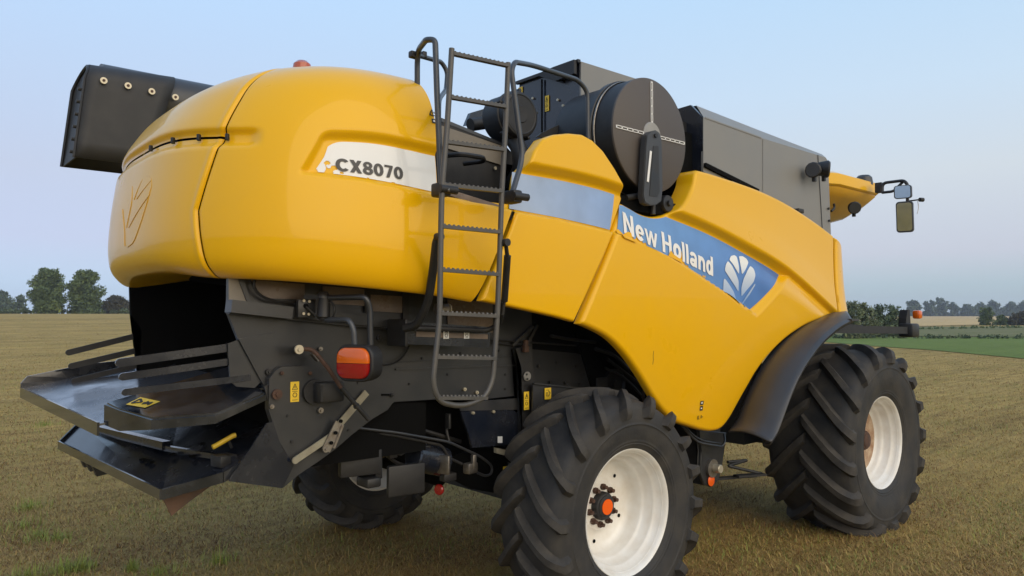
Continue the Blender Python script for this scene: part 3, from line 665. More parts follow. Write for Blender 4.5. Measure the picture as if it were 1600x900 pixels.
# chopper side plates
sheet('chopper_side_plate', -.985, .05, [(-2.166,1.718),(-2.135,1.757),(-2.099,1.780),(-1.962,1.777),(-1.796,1.751),(-1.632,1.703),(-1.460,1.648),(-1.384,1.597),(-1.384,1.547),(-1.432,1.493),(-1.541,1.446),(-1.675,1.367),(-1.771,1.301),(-1.884,1.240),(-1.997,1.185),(-2.080,1.129),(-2.106,1.190),(-2.145,1.485),(-2.168,1.555)], 'grey')
sheet('chopper_deflector', -1.0, .012, [(-2.379,1.209),(-2.183,1.487),(-2.148,1.487),(-2.112,1.381),(-2.030,1.241),(-2.094,1.130)], 'navy')
sheet('chopper_rear_flange', -.97, .02, [(-2.187,1.677),(-2.149,1.696),(-2.104,1.514),(-2.143,1.497)], 'darkgrey')
# inside of the chopper (dark)
b = new(); box(b, (-1.55, 0, 1.45), (.9, 1.8, .5)); part('chopper_housing', b, 'void', smooth=False)
def disc(bm, p, r, th, n=16): cyl(bm, Vector(p), Vector(p)+Vector((0, -th, 0)), r, n)
for p, r, m, nm in (((-2.039,-1.060,1.874), .025, 'zinc', 'washer'), ((-1.874,-0.990,1.527), .016, 'steel', 'bolt'), ((-2.156,-0.990,1.571), .012, 'steel', 'bolt'), ((-2.101,-0.990,1.746), .010, 'boltrust', 'bolt'), ((-1.938,-0.990,1.737), .010, 'boltrust', 'bolt'),
                    ((-2.152,-0.935,1.752), .017, 'darkgrey', 'bolt'), ((-1.409,-0.990,1.580), .012, 'darkgrey', 'bolt'), ((-1.464,-0.930,1.921), .018, 'darkgrey', 'bolt'), ((-1.848,-0.930,1.867), .012, 'steel', 'bolt'), ((-1.861,-1.030,1.318), .02, 'steel', 'bolt'),
                    ((-0.815,-0.925,1.570), .012, 'zinc', 'bolt'), ((-0.713,-0.925,1.542), .012, 'zinc', 'bolt'), ((-0.749,-0.930,1.410), .010, 'zinc', 'bolt'), ((-0.573,-0.930,1.403), .010, 'zinc', 'bolt'), ((-2.128,-0.990,1.634), .028, 'boltrust', 'boss'), ((-1.276,-1.020,1.947), .014, 'zinc', 'bolt')):
    b = new(); disc(b, p, r, .014); disc(b, Vector(p)+Vector((0, -.012, 0)), r*.45, .012, 6)
    part(nm, b, m)
# pin and rod in front of the washer
b = new(); cyl(b, (-1.974,-0.920,1.867), (-2.035,-1.050,1.873), .022); part('pivot_pin', b, 'boltrust')
b = new(); tube(b, fillet([(-2.026,-1.030,1.872), (-1.958,-1.060,1.875), (-1.886,-1.100,1.773), (-1.814,-1.120,1.658)], .05), .012, 10); part('adjusting_rod', b, 'boltrust')
b = new(); tube(b, [(-1.814,-1.120,1.658), (-1.646,-1.130,1.468)], .013, 10); part('adjusting_rod', b, 'black')
b = new(); cyl(b, (-1.726,-1.127,1.556), (-1.718,-1.127,1.545), .018); part('rod_collar', b, 'darkgrey')
b = new(); bar(b, (-1.929,-1.000,1.847), (-1.894,-1.000,1.807), .02, .04, (0, 1, 0)); part('rod_bracket', b, 'steel', smooth=False)
# pale lever and its slotted link
b = new(); bar(b, (-2.036,-1.020,1.272), (-1.806,-1.020,1.389), .010, .036, (0, 0, 1)); disc(b, (-2.035,-1.025,1.276), .019, .01); part('lever_arm', b, 'olive', smooth=False)
b = new(); bar(b, (-1.860,-1.035,1.308), (-1.779,-1.035,1.456), .010, .052); bar(b, (-1.819,-1.045,1.318), (-1.764,-1.045,1.441), .02, .012); part('slotted_link', b, 'steel', smooth=False)
b = new(); bar(b, (-1.779,-1.005,1.423), (-1.588,-1.005,1.609), .008, .040); part('lever_arm', b, 'olive', smooth=False)
for p in ((-1.808,-1.045,1.402), (-1.834,-1.045,1.349), (-1.777,-1.045,1.464)):
    b = new(); disc(b, p, .010, .01); part('bolt', b, 'void')
# black electric box
b = new(); p = Vector((-1.850,-1.040,1.633)); box(b, p, (.15, .10, .11), bev=.012); cyl(b, p+Vector((-.06, .03, 0)), p+Vector((-.06, .06, 0)), .07, 24); box(b, p+Vector((-.065, -.052, 0)), (.012, .006, .09)); part('actuator_box', b, 'black')
# stickers with symbols
def sticker(c, w, h, sym=2, yv=None, nm='warning_sticker', m='sticker', nrm='y', lab=None):
    b = new(); c = Vector(c)
    if nrm == 'y': box(b, c, (w, .003, h))
    else: box(b, c, (.003, w, h))
    s_ = part(nm, b, m, smooth=False)
    if lab: s_['label'] = lab
    q = new(); d = Vector((0, -.003, 0)) if nrm == 'y' else Vector((-.003, 0, 0))
    ux = Vector((1, 0, 0)) if nrm == 'y' else Vector((0, -1, 0)); uz = Vector((0, 0, 1))
    def P(a, e): return c + d + ux*a*w + uz*e*h
    def ring(pts): 
        for i in range(len(pts)): bar(q, P(*pts[i]), P(*pts[(i+1) % len(pts)]), .002, min(w, h)*.07, d)
    if sym >= 2:
        ring([(-.3, .12), (.3, .12), (0, .40)]); bar(q, P(0, .18), P(0, .29), .002, w*.10, d)
        ring([(.24*math.cos(t), -.15+.24*w/h*math.sin(t)) for t in np.linspace(0, 2*math.pi, 9)[:-1]]); bar(q, P(-.3, -.40), P(.3, -.40), .002, h*.03, d); bar(q, P(-.3, .02), P(.3, .02), .002, h*.012, d)
    else:
        ring([(-.3, -.2), (-.05, -.2), (-.05, .1), (-.3, .1)]); bar(q, P(.05, -.25), P(.3, .05), .002, h*.09, d); bar(q, P(.05, .25), P(.3, .05), .002, h*.09, d); bar(q, P(-.3, .32), P(.1, .32), .002, h*.06, d)
    obj('pictogram', q, M['ink'], s_, smooth=False)
    return s_
sticker((-2.024,-0.988,1.640), .050, .110)
sticker((-0.328,-1.000,1.464), .046, .125)
sticker((-0.160,-1.040,1.505), .062, .080, 1)
sticker((-0.475,-0.950,0.974), .045, .10)

# ================================================================ STRAW SPREADER
def plate(bm, P, th=(0, 0, -.012)): prism(bm, P, th)
tray = [(-3.0, 1.10, 1.565), (-2.86, -.45, 1.488), (-2.55, -.62, 1.55), (-2.10, -.80, 1.66), (-2.10, 1.0, 1.70), (-2.62, 1.12, 1.635)]
b = new(); plate(b, tray); tp = part('spreader_tray', b, 'traybright', smooth=False, label='upper spreader tray of worn bright steel')
b = new(); prism(b, [(-3.0, 1.10, 1.572), (-2.86, -.45, 1.495), (-2.86, -.45, 1.425), (-3.0, 1.10, 1.505)], (-.012, 0, 0)); obj('tray_rim', b, M['tray'], tp, smooth=False)
b = new(); prism(b, [(-3.01, 1.10, 1.505), (-3.01, 1.10, 1.60), (-2.97, 1.115, 1.645), (-2.62, 1.13, 1.71), (-2.3, 1.13, 1.735), (-2.3, 1.13, 1.66), (-2.62, 1.12, 1.61)], (0, .012, 0)); obj('tray_rim', b, M['tray'], tp, smooth=False)
# raised near half
T_ = [(-2.84, -.45, 1.62), (-2.80, -.60, 1.575), (-2.715, -.85, 1.525), (-2.47, -1.05, 1.566), (-2.19, -1.0, 1.71), (-2.15, -.45, 1.77)]
_n = (Vector(T_[3])-Vector(T_[1])).cross(Vector(T_[5])-Vector(T_[1])); 
T_ = [(p[0], p[1], T_[1][2] - (_n.x*(p[0]-T_[1][0])+_n.y*(p[1]-T_[1][1]))/_n.z) for p in T_]      # flat lid
b = new(); vs = [b.verts.new(p) for p in T_]; f = b.faces.new(vs)
low = [b.verts.new(Vector(p)-Vector((0, 0, h))) for p, h in zip(T_, (.115, .115, .058, .05, .04, .04))]
for i in range(6): b.faces.new((vs[i], vs[(i+1) % 6], low[(i+1) % 6], low[i]))
bmesh.ops.bevel(b, geom=[e for e in b.edges if all(v in vs for v in e.verts)], offset=.010, segments=2, affect='EDGES')
ck = part('spreader_cover', b, 'tray', angle=20, label='dark raised near half of the spreader')
b = new()
for t in (.12, .3, .5):
    p = Vector(T_[3]).lerp(Vector(T_[4]), t)
q0 = Vector((-2.655, -.72, 1.592)); e1 = Vector((.15, -.10, .052)).normalized()
n_ = (Vector(T_[3])-Vector(T_[1])).cross(Vector(T_[5])-Vector(T_[1])).normalized(); n_ = n_ if n_.z > 0 else -n_
def onlid(x, y):
    p0 = Vector(T_[2]); return Vector((x, y, p0.z - (n_.x*(x-p0.x)+n_.y*(y-p0.y))/n_.z)) + n_*.004
P = [onlid(*q) for q in ((-2.765, -.575), (-2.705, -.70), (-2.625, -.68), (-2.685, -.535))]
f = b.faces.new([b.verts.new(p) for p in P]); stk = part('warning_sticker', b, 'sticker', smooth=False)
b = new()
def lerpq(a, c_): 
    p = P[0].lerp(P[3], a); q = P[1].lerp(P[2], a); return p.lerp(q, c_) + n_*.002
for seg in (((.2, .15), (.8, .15)), ((.8, .15), (.5, .45)), ((.5, .45), (.2, .15)), ((.3, .6), (.7, .85)), ((.7, .6), (.35, .9)), ((.5, .55), (.5, .9))): bar(b, lerpq(*seg[0]), lerpq(*seg[1]), .012, .002, n_)
obj('pictogram', b, M['ink'], stk, smooth=False)
# side combs: slotted plates with long fingers
def comb(y, P0, ends, m, th):
    for (a, c_, w) in ends:
        b = new(); a = Vector(a); c_ = Vector(c_); d = (c_-a).normalized(); up_ = Vector((0, 0, 1)); v = d.cross(Vector((0, 1, 0))).normalized()
        pts = [a + v*w/2, c_ + v*w/2] + [c_ + d*(w/2*math.sin(t)) + v*w/2*math.cos(t) for t in np.linspace(.3, math.pi-.3, 5)] + [c_ - v*w/2, a - v*w/2]
        prism(b, pts, (0, th, 0)); part('finger', b, m, smooth=False)
comb(-.9, None, [((-2.304,-0.900,1.893), (-2.872,-0.900,1.829), .042), ((-2.324,-0.900,1.816), (-2.859,-0.900,1.761), .036), ((-2.241,-0.920,1.725), (-2.851,-0.920,1.688), .034)], 'navy', .014)
comb(.9, None, [((-2.301,0.900,1.923), (-2.766,0.900,1.806), .040), ((-2.299,0.900,1.817), (-2.749,0.900,1.714), .040), ((-2.339,0.900,1.700), (-2.732,0.900,1.614), .036)], 'black', .014)
sheet('comb_plate', -.915, .014, [(-2.364,1.909),(-2.310,1.928),(-2.226,1.820),(-2.169,1.714),(-2.217,1.668),(-2.314,1.681),(-2.348,1.710)], 'grey')
# lower tailboard
lt = [(-2.80, .95, 1.19), (-2.63, -.75, 1.142), (-2.395, -.95, 1.229), (-2.0, -.95, 1.40), (-2.0, .97, 1.46), (-2.67, 1.0, 1.31)]
b = new(); vs = [b.verts.new(p) for p in lt]; f = b.faces.new(vs); bmesh.ops.triangulate(b, faces=[f]); tb = part('lower_tailboard', b, 'navy', smooth=False)
b = new()
for i in (0, 1, 2, 5):
    a, c_ = Vector(lt[i]), Vector(lt[(i+1) % 6]); ce = Vector((-2.4, 0, 1.27)); inn = (ce-(a+c_)/2); inn.z = 0; inn.normalize()
    prism(b, [a+Vector((0, 0, .022)), c_+Vector((0, 0, .022)), c_-Vector((0, 0, .032)), a-Vector((0, 0, 0.032))], -inn*.012)
obj('tailboard_rim', b, M['tray'], tb, smooth=False)
b = new(); bar(b, (-2.66, .93, 1.30), (-2.44, -.15, 1.285), .05, .05); bar(b, (-2.44, -.15, 1.27), (-2.30, -.85, 1.29), .03, .03); obj('hinge_bar', b, M['navy'], tb, smooth=False)
for (fx, fy) in ((-2.62, .12), (-2.60, -.02), (-2.57, -.16), (-2.56, -.22), (-2.555, -.27), (-2.45, -.30), (-2.40, -.5), (-2.30, -.35)):
    t = (fx+2.8)/.8; b = new(); box(b, (fx, fy, 1.172+ .27*t - (0.95-fy)*.026), (.030, .026, .012), rz=.3); obj('slot', b, M['void'], tb, smooth=False)
b = new(); tube(b, fillet([(-2.368,-0.720,1.343), (-2.354,-0.720,1.348), (-2.258,-0.720,1.393), (-2.244,-0.720,1.395)], .01), .014, 8); part('yellow_grip', b, 'sticker')
b = new(); bar(b, (-2.279,-0.720,1.364), (-2.264,-0.720,1.327), .012, .012); part('grip_stem', b, 'darkgrey', smooth=False)
b = new(); c0 = Vector((-2.334,-0.800,1.281)); box(b, c0, (.10, .10, .06), rz=.2, bev=.006); box(b, c0+Vector((-.03, -.02, .032)), (.055, .055, .004)); cyl(b, c0+Vector((.06, -.1, .0)), c0+Vector((.12, -.1, .02)), .022); part('latch_box', b, 'darkgrey')
b = new(); prism(b, [(-2.635,-0.720,1.147),(-2.362,-0.720,1.142),(-2.471,-0.720,1.078),(-2.573,-0.720,1.011)], (.0, .012, 0)); part('rust_flap', b, 'rustplate', smooth=False, label='small rust brown flap hanging below the tailboard')
for y in (.75, .58, .40):
    b = new(); prism(b, [(-2.74, y, 1.16), (-2.60, y, 1.20), (-2.62, y-.05, 1.08), (-2.70, y, 1.06)], (0, -.06, 0)); part('spreader_vane', b, 'darkgrey', smooth=False)

# ================================================================ REAR LAMP ON ITS ARM
b = new(); box(b, (-1.979,-1.020,2.095), (.012+.09, .03, .10), bev=.004); part('lamp_bracket_plate', b, 'grey')
for p in ((-2.002,-1.040,2.137), (-1.970,-1.040,2.134), (-2.003,-1.040,2.067), (-1.973,-1.040,2.064)):
    b = new(); disc(b, p, .008, .006, 10); part('bracket_bolt', b, 'zinc')
b = new(); cyl(b, (-1.986,-1.035,2.109), (-1.989,-1.042,2.109), .014); part('cable_hole', b, 'void')
b = new(); bar(b, (-1.996,-1.040,2.158), (-1.935,-1.100,2.158), .03, .02); part('lamp_arm_strap', b, 'black', smooth=False)
b = new(); cyl(b, (-1.915,-1.100,2.043), (-1.909,-1.100,2.158), .037, 20, .032, .006); part('lamp_pivot', b, 'darkgrey')
b = new(); lathe(b, [(.001, .03), (.025, .025), (.035, .008), (.036, -.01)], 16, 'Z', (-1.917,-1.100,2.162)); part('pivot_cap', b, 'grey')
b = new(); tube(b, fillet([(-1.900,-1.120,2.154), (-1.789,-1.340,2.156), (-1.765,-1.340,2.094), (-1.760,-1.340,1.896)], .07), .0165, 12); part('lamp_arm', b, 'grey')
b = new(); tube(b, fillet([(-1.901,-1.110,2.032), (-1.865,-1.300,2.033), (-1.849,-1.320,1.979), (-1.844,-1.320,1.897)], .06), .0155, 12); part('lamp_arm', b, 'rail')
b = new(); tube(b, cat_rom([(-1.991,-1.045,2.105), (-1.957,-1.070,2.067), (-1.923,-1.100,2.032), (-1.886,-1.140,2.043), (-1.878,-1.160,2.088), (-1.883,-1.140,2.126), (-1.900,-1.120,2.144)], 24), .006, 6); part('cable', b, 'black')
LC = Vector((-1.850,-1.345,1.807)); ry_ = R(-24)
def rrect(w, h, r, n=5):
    o = []
    for (cx, cy, a0) in ((w/2-r, h/2-r, 0), (-w/2+r, h/2-r, 90), (-w/2+r, -h/2+r, 180), (w/2-r, -h/2+r, 270)):
        for k in range(n+1): t = R(a0+90*k/n); o.append((cx+r*math.cos(t), cy+r*math.sin(t)))
    return o
def lens_block(bm, rings):
    """rings of (w,h,r,depth) stacked along -x (local), rotated by ry_ about z"""
    m = Matrix.Translation(LC) @ Matrix.Rotation(-ry_, 4, 'Z'); prev = None
    for (w, h, r, dx, oz) in rings:
        ring = [bm.verts.new(m @ Vector((dx, y, z+oz))) for y, z in rrect(w, h, r)]
        if prev:
            for i in range(len(ring)): bm.faces.new((prev[i], prev[(i+1) % len(ring)], ring[(i+1) % len(ring)], ring[i]))
        else: bm.faces.new(ring)
        prev = ring
    bm.faces.new(prev)
LW, LH = .240, .195
b = new(); lens_block(b, [(LW*.80, LH*.80, .05, .095, 0), (LW*.92, LH*.92, .06, .085, 0), (LW*.98, LH*.98, .07, .05, 0), (LW, LH, .07, .0, 0), (LW, LH, .07, -.010, 0), (LW*.95, LH*.95, .066, -.018, 0), (LW*.86, LH*.85, .056, -.018, 0), (LW*.84, LH*.83, .055, -.010, 0)]); lamp = part('rear_lamp', b, 'black', angle=40)
def half_lens(sgn, name, m):
    """upper or lower half of one rounded lens"""
    mm = Matrix.Translation(LC) @ Matrix.Rotation(-ry_, 4, 'Z'); b = new(); prev = None
    for (k, dx) in ((.83, -.012), (.83, -.028), (.80, -.036), (.70, -.041)):
        pts = [(y, z) for y, z in rrect(LW*k, LH*k, .062*k) if z*sgn > 0]; pts.sort(key=lambda p: math.atan2(p[1]*sgn, p[0]))
        w_ = LW*k/2; ring = [b.verts.new(mm @ Vector((dx, y, z))) for y, z in [(w_, .0012*sgn)]+pts+[(-w_, .0012*sgn)]]
        if prev:
            for i in range(len(ring)): b.faces.new((prev[i], prev[(i+1) % len(ring)], ring[(i+1) % len(ring)], ring[i]))
        prev = ring
    b.faces.new(prev); return obj(name, b, M[m], lamp, angle=40)
half_lens(1, 'turn_signal_lens', 'orange'); half_lens(-1, 'tail_light_lens', 'red')
b = new(); tube(b, cat_rom([(-1.662,-1.250,1.784), (-1.505,-1.100,1.770), (-1.353,-0.970,1.780), (-1.279,-0.940,1.823), (-1.251,-0.940,1.869)], 14), .006, 6); part('cable', b, 'black')

# ================================================================ LADDER
lad = new(); LY = -1.64
tube(lad, fillet([(-1.448,-1.640,3.498), (-1.476,-1.640,3.078), (-1.512,-1.640,2.712), (-1.519,-1.640,2.303), (-1.522,-1.640,2.033), (-1.549,-1.640,1.832), (-1.565,-1.640,1.700), (-1.524,-1.640,1.604), (-1.372,-1.640,1.565), (-1.218,-1.640,1.602), (-1.159,-1.640,1.693), (-1.127,-1.640,2.031), (-1.113,-1.640,2.320), (-1.094,-1.640,2.758), (-1.066,-1.640,3.129), (-1.046,-1.640,3.511)], .12, 6), .0155, 12)
ladder = part('ladder', lad, 'ladder')
RUNG = [((-1.443,-1.640,3.471), (-1.046,-1.640,3.493)), ((-1.459,-1.640,3.230), (-1.066,-1.640,3.251)), ((-1.484,-1.640,2.983), (-1.080,-1.640,3.001)), ((-1.508,-1.640,2.750), (-1.094,-1.640,2.761)),
        ((-1.511,-1.640,2.528), (-1.103,-1.640,2.527)), ((-1.514,-1.640,2.297), (-1.113,-1.640,2.287)), ((-1.518,-1.640,2.067), (-1.127,-1.640,2.053)), ((-1.545,-1.640,1.839), (-1.140,-1.640,1.817)), ((-1.536,-1.640,1.625), (-1.204,-1.640,1.601))]
for a, c_ in RUNG:
    a, c_ = Vector(a), Vector(c_); b = new(); bar(b, a, c_, .03, .018); d = c_-a; n = 13
    for k in range(n):
        p = a+d*((k+.6)/n); m = Matrix.Translation(p+Vector((0, 0, .012)))
        r = bmesh.ops.create_cone(b, cap_ends=True, segments=6, radius1=.010, radius2=.006, depth=.010, matrix=m)
    obj('rung', b, M['ladder'], ladder, angle=30)
# hinge blocks and knob
for (p, q) in (((-1.480,-1.560,2.736), (-1.481,-1.620,2.728)), ((-1.007,-1.600,2.742), (-0.983,-1.640,2.740))):
    b = new(); p, q = Vector(p), Vector(q); box(b, (p+q)/2, (.07, .10, .075), bev=.012); cyl(b, q+Vector((-.05, -.03, 0)), q+Vector((.06, -.03, 0)), .022, 12); part('ladder_hinge', b, 'black')
b = new(); cyl(b, (-1.489,-1.660,2.722), (-1.480,-1.670,2.722), .010); part('bolt', b, 'steel')
# handrails
b = new(); tube(b, fillet([(-1.469,-1.580,2.745), (-1.476,-1.570,2.934), (-1.487,-1.560,3.249), (-1.494,-1.550,3.561), (-1.519,-1.500,3.569), (-1.391,-1.220,3.611), (-1.376,-1.200,3.352)], .10, 6), .0165, 12); part('handrail', b, 'rail')
b = new(); tube(b, fillet([(-1.409,-1.220,3.588), (-1.073,-1.020,3.671), (-1.027,-1.020,3.619), (-1.037,-1.020,3.501), (-1.290,-1.300,3.328), (-1.435,-1.500,3.148)], .10, 6), .0145, 12); part('handrail', b, 'rail')
b = new(); box(b, (-1.413,-1.220,3.583), (.06, .04, .04), bev=.008); part('rail_clamp', b, 'black')
b = new(); box(b, (-1.305,-1.160,3.625), (.03, .035, .04), bev=.006); part('rail_clamp', b, 'black')
b = new(); tube(b, fillet([(-0.982,-1.600,2.764), (-0.873,-1.550,2.947), (-0.848,-1.540,3.029), (-0.881,-1.530,3.259), (-0.918,-1.520,3.525), (-0.875,-1.500,3.591), (-0.589,-1.350,3.674), (-0.053,-1.240,3.717), (0.046,-1.240,3.659), (0.050,-1.240,3.300)], .12, 6), .0165, 12); part('handrail', b, 'rail')
# ladder swing arm and gas strut
b = new(); tube(b, fillet([(-1.499,-1.600,2.477), (-1.502,-1.580,2.451), (-1.466,-1.500,2.312), (-1.440,-1.420,2.138), (-1.449,-1.320,2.002), (-1.489,-1.250,1.984)], .08), .024, 10); part('swing_arm', b, 'black')
b = new(); tube(b, fillet([(-1.469,-1.220,1.983), (-1.162,-1.220,1.975), (-0.854,-1.220,1.960), (-0.817,-1.300,2.008), (-0.965,-1.500,2.143)], .06), .016, 10); part('swing_arm', b, 'black')
b = new(); cyl(b, (-1.082,-1.660,2.465), (-1.034,-1.620,2.390), .012); cyl(b, (-1.034,-1.620,2.398), (-0.955,-1.500,2.143), .021); cyl(b, (-0.955,-1.500,2.143), (-0.953,-1.480,2.060), .010); part('gas_strut', b, 'black')
for p in ((-1.513,-1.620,2.475), (-1.082,-1.660,2.469)):
    b = new(); disc(b, Vector(p)+Vector((0, .02, 0)), .022, .04); part('strut_eye', b, 'black')
# step shelf behind the ladder
b = new(); s0 = Vector((-1.431,-1.160,1.985)); s1 = Vector((-0.790,-1.160,1.945)); bar(b, s0+Vector((0, 0, -.045)), s1+Vector((0, 0, -.045)), .012, .10); bar(b, s0+Vector((0, .1, -.01)), s1+Vector((0, .1, -.01)), .2, .012); bar(b, s0+Vector((0, .0, .03)), s1+Vector((0, 0, .03)), .012, .014); part('step_shelf', b, 'navy', smooth=False)
b = new(); box(b, s0+Vector((-.01, .06, -.03)), (.02, .2, .16), bev=.006); part('shelf_end', b, 'darkgrey')
b = new(); bar(b, (-1.356,-1.168,1.947), (-0.812,-1.168,1.921), .004, .030); part('shelf_strip', b, 'brownpanel', smooth=False)
for p in ((-1.141,-1.172,1.943), (-0.984,-1.172,1.941)):
    sticker(p, .040, .056, 2, nm='shelf_label', m='white')
b = new(); cyl(b, (-1.197,-1.150,2.095), (-1.111,-1.150,2.095), .034); part('spring_pin', b, 'steel')
b = new(); tube(b, [Vector((-1.114,-1.160,2.095))+Vector((.0, .03*math.sin(t), .03*math.cos(t))) for t in np.linspace(0, 2*math.pi, 13)[:-1]], .005, 6, closed=True); part('pin_ring', b, 'zinc')

# ================================================================ PLATFORM, ENGINE, AIR FILTER
b = new(); box(b, (-1.08, -1.0, 2.665), (.56, .86, .05)); part('platform', b, 'darkgrey', smooth=False)
sheet('platform_fascia', -1.415, .02, [(-1.320,2.783),(-0.909,2.724),(-0.873,2.692),(-0.909,2.673),(-1.320,2.750)], 'brownpanel')
sheet('engine_side_cover', -.80, .05, [(-0.914,3.359),(-0.336,3.272),(-0.193,3.175),(-0.162,2.752),(-0.964,2.749)], 'black')
sheet('cover_strip', -.815, .012, [(-0.925,3.328),(-0.373,3.269),(-0.373,3.130),(-0.924,3.186)], 'tan')
b = new(); prism(b, [(-0.914,-0.800,3.385),(-0.336,-0.800,3.291),(-0.336,-0.800,3.268),(-0.914,-0.800,3.355)], (0, .5, .05)); part('engine_top_cover', b, 'rail', smooth=False)
b = new(); tube(b, fillet([(-1.016,-1.000,3.082), (-0.968,-1.100,3.081), (-0.796,-1.100,3.085), (-0.750,-1.050,3.073), (-0.801,-0.900,3.073)], .04), .016, 8); part('service_handle', b, 'black')
b = new(); disc(b, (-0.458,-0.810,3.101), .012, .01); part('bolt', b, 'zinc')
b = new(); tube(b, fillet([(-0.330,-0.850,3.334), (-0.345,-0.950,3.236), (-0.327,-0.950,3.102), (-0.287,-0.800,2.999)], .08), .06, 14); part('intake_hose', b, 'black')
b = new(); tube(b, fillet([(-0.360,-0.400,3.510), (-0.138,-0.400,3.573), (0.061,-0.400,3.556)], .05), .05, 12); part('intake_hose', b, 'black')
# bracket plate left of the filter
sheet('exhaust_shield', -.35, .04, [(-0.365,3.514),(-0.315,3.622),(0.036,3.769),(0.104,3.656),(-0.188,3.564)], 'navy')
F = Vector((-0.354,-0.980,3.475)); rF = .165
b = new(); lathe(b, [(.001, 0), (rF*.35, -.002), (rF*.38, .004), (rF*.8, .004), (rF*.84, .0), (rF*.95, .006), (rF, .02), (rF, .055), (rF*1.05, .06), (rF*1.05, .085), (rF*.98, .09), (rF*.98, .24), (.001, .24)], 48, 'Y', F); part('air_filter', b, 'black', angle=30)
for k in range(5):
    t = 2*math.pi*(k+.2)/5; b = new(); box(b, F+Vector((rF*1.06*math.cos(t), .06, rF*1.06*math.sin(t))), (.03, .07, .02), ry=-t, bev=.004); part('filter_clip', b, 'darkgrey')
# engine housing box with grey side sheet
b = new(); box(b, (.39+.4, -.478, 3.62), (.8, .72, .86)); part('engine_housing', b, 'navy', smooth=False)
sheet('housing_side_sheet', -.85, .015, [(0.390,4.052),(1.198,4.058),(1.188,3.107),(0.386,3.221)], 'tank')
b = new(); bar(b, (.375, -.10, 4.055), (.375, -.845, 4.055), .03, .025); part('housing_edge', b, 'darkgrey', smooth=False)
b = new(); box(b, (.372, -.42, 3.66), (.012, .01, .70)); part('panel_joint', b, 'void', smooth=False)
b = new(); prism(b, [(.36, -.38, 4.05), (.36, -.60, 4.06), (.36, -.83, 4.06), (.36, -.83, 3.95), (.36, -.62, 3.94)], (-.03, 0, 0)); part('housing_bracket', b, 'black', smooth=False)
for (yy, zz, w, h) in ((-.14, 3.97, .055, .085), (-.47, 3.80, .045, .13)): sticker((.382, yy, zz), w, h, 2, nrm='x')
for (yy, zz) in ((-.30, 3.88), (-.66, 3.74), (-.72, 3.62), (-.60, 3.8), (-.74, 3.55)):
    b = new(); cyl(b, (.385, yy, zz), (.372, yy, zz), .010, 10); part('bolt', b, 'zinc')
sheet('filter_guard', -.86, .02, [(-0.101,3.373),(-0.049,3.411),(0.292,3.586),(0.341,3.564),(0.179,3.413)], 'darkgrey')
# rotary screen with its wiper arm
D = Vector((.54, -1.42, 3.385)); rD = .425
b = new(); lathe(b, [(.001, 0), (rD-.012, 0), (rD-.002, .006), (rD, .02)], 96, 'Y', D); part('rotary_screen', b, 'screen', angle=40, label='round dark perforated rotary screen')
b = new(); lathe(b, [(rD*1.03, .20), (rD*1.05, .205), (rD*1.05, .25), (rD*1.03, .255), (rD*1.0, .255)], 80, 'Y', D); part('screen_ring', b, 'darkgrey')
b = new(); lathe(b, [(rD*1.02, .172), (rD*1.03, .175), (rD*1.03, .186), (rD*1.02, .19)], 80, 'Y', D); part('screen_ring', b, 'steel')
b = new(); lathe(b, [(rD*.998, .02), (rD*.998, .17), (rD*1.01, .18), (rD*1.01, .26)], 96, 'Y', D); part('screen_drum', b, 'black', angle=40)
b = new(); lathe(b, [(rD*1.0, .25), (rD*1.0, .6), (.001, .6)], 60, 'Y', D); part('screen_shroud', b, 'black')
for (dx, dz) in ((0, 1), (1, 0), (-1, 0)):
    d = Vector((dx, 0, dz)); b = new(); bar(b, D+d*.10+Vector((0, -.004, 0)), D+d*(rD-.03)+Vector((0, -.004, 0)), .006, .020, (0, -1, 0)) if False else None
    per = Vector((dz, 0, dx))
    for k in (-1, 1): bar(b, D+d*.10+per*k*.009+Vector((0, -.004, 0)), D+d*(rD-.03)+per*k*.009+Vector((0, -.004, 0)), .005, .005, (0, 1, 0))
    for k in range(6):
        p = D+d*(.10+(rD-.13)*k/5); bar(b, p-per*.011+Vector((0, -.004, 0)), p+per*.011+Vector((0, -.004, 0)), .010, .005, (0, 1, 0))
    part('slotted_strip', b, 'letterwhite', smooth=False)
b = new(); lathe(b, [(.001, -.012), (.09, -.012), (.098, -.004), (.098, 0)], 32, 'Y', D+Vector((0,0,.0))); part('screen_hub', b, M['hubgrey'])
aP = [(0.372,-1.500,3.267),(0.387,-1.500,3.348),(0.431,-1.500,3.383),(0.490,-1.500,3.402),(0.534,-1.500,3.390),(0.557,-1.500,3.351),(0.563,-1.500,3.239),(0.567,-1.500,2.976),(0.551,-1.500,2.890),(0.491,-1.500,2.856),(0.418,-1.500,2.844),(0.360,-1.500,2.857),(0.339,-1.500,2.909),(0.355,-1.500,3.071)]
b = new(); prism(b, aP, (0, .055, 0)); bmesh.ops.bevel(b, geom=[e for e in b.edges if e.calc_face_angle(0) > 1.2], offset=.006, segments=2, affect='EDGES'); part('wiper_arm', b, 'fender', angle=30)
b = new(); prism(b, [(0.455,-1.503,3.279),(0.514,-1.503,3.288),(0.525,-1.503,2.952),(0.495,-1.503,2.912),(0.407,-1.503,2.912)], (0, .004, 0)); part('arm_recess', b, 'darkgrey', smooth=False)
b = new(); disc(b, (0.482,-1.500,3.358), .016, .012); part('arm_bolt', b, 'darkgrey')
b = new(); bar(b, (0.424,-1.504,3.237), (0.386,-1.504,3.010), .004, .020); part('arm_label', b, 'letterwhite', smooth=False)
b = new(); cyl(b, (0.270,-1.400,2.896), (0.500,-1.400,2.944), .022); cyl(b, (0.549,-1.420,2.870), (0.548,-1.420,2.799), .02); part('arm_stay', b, 'darkgrey')
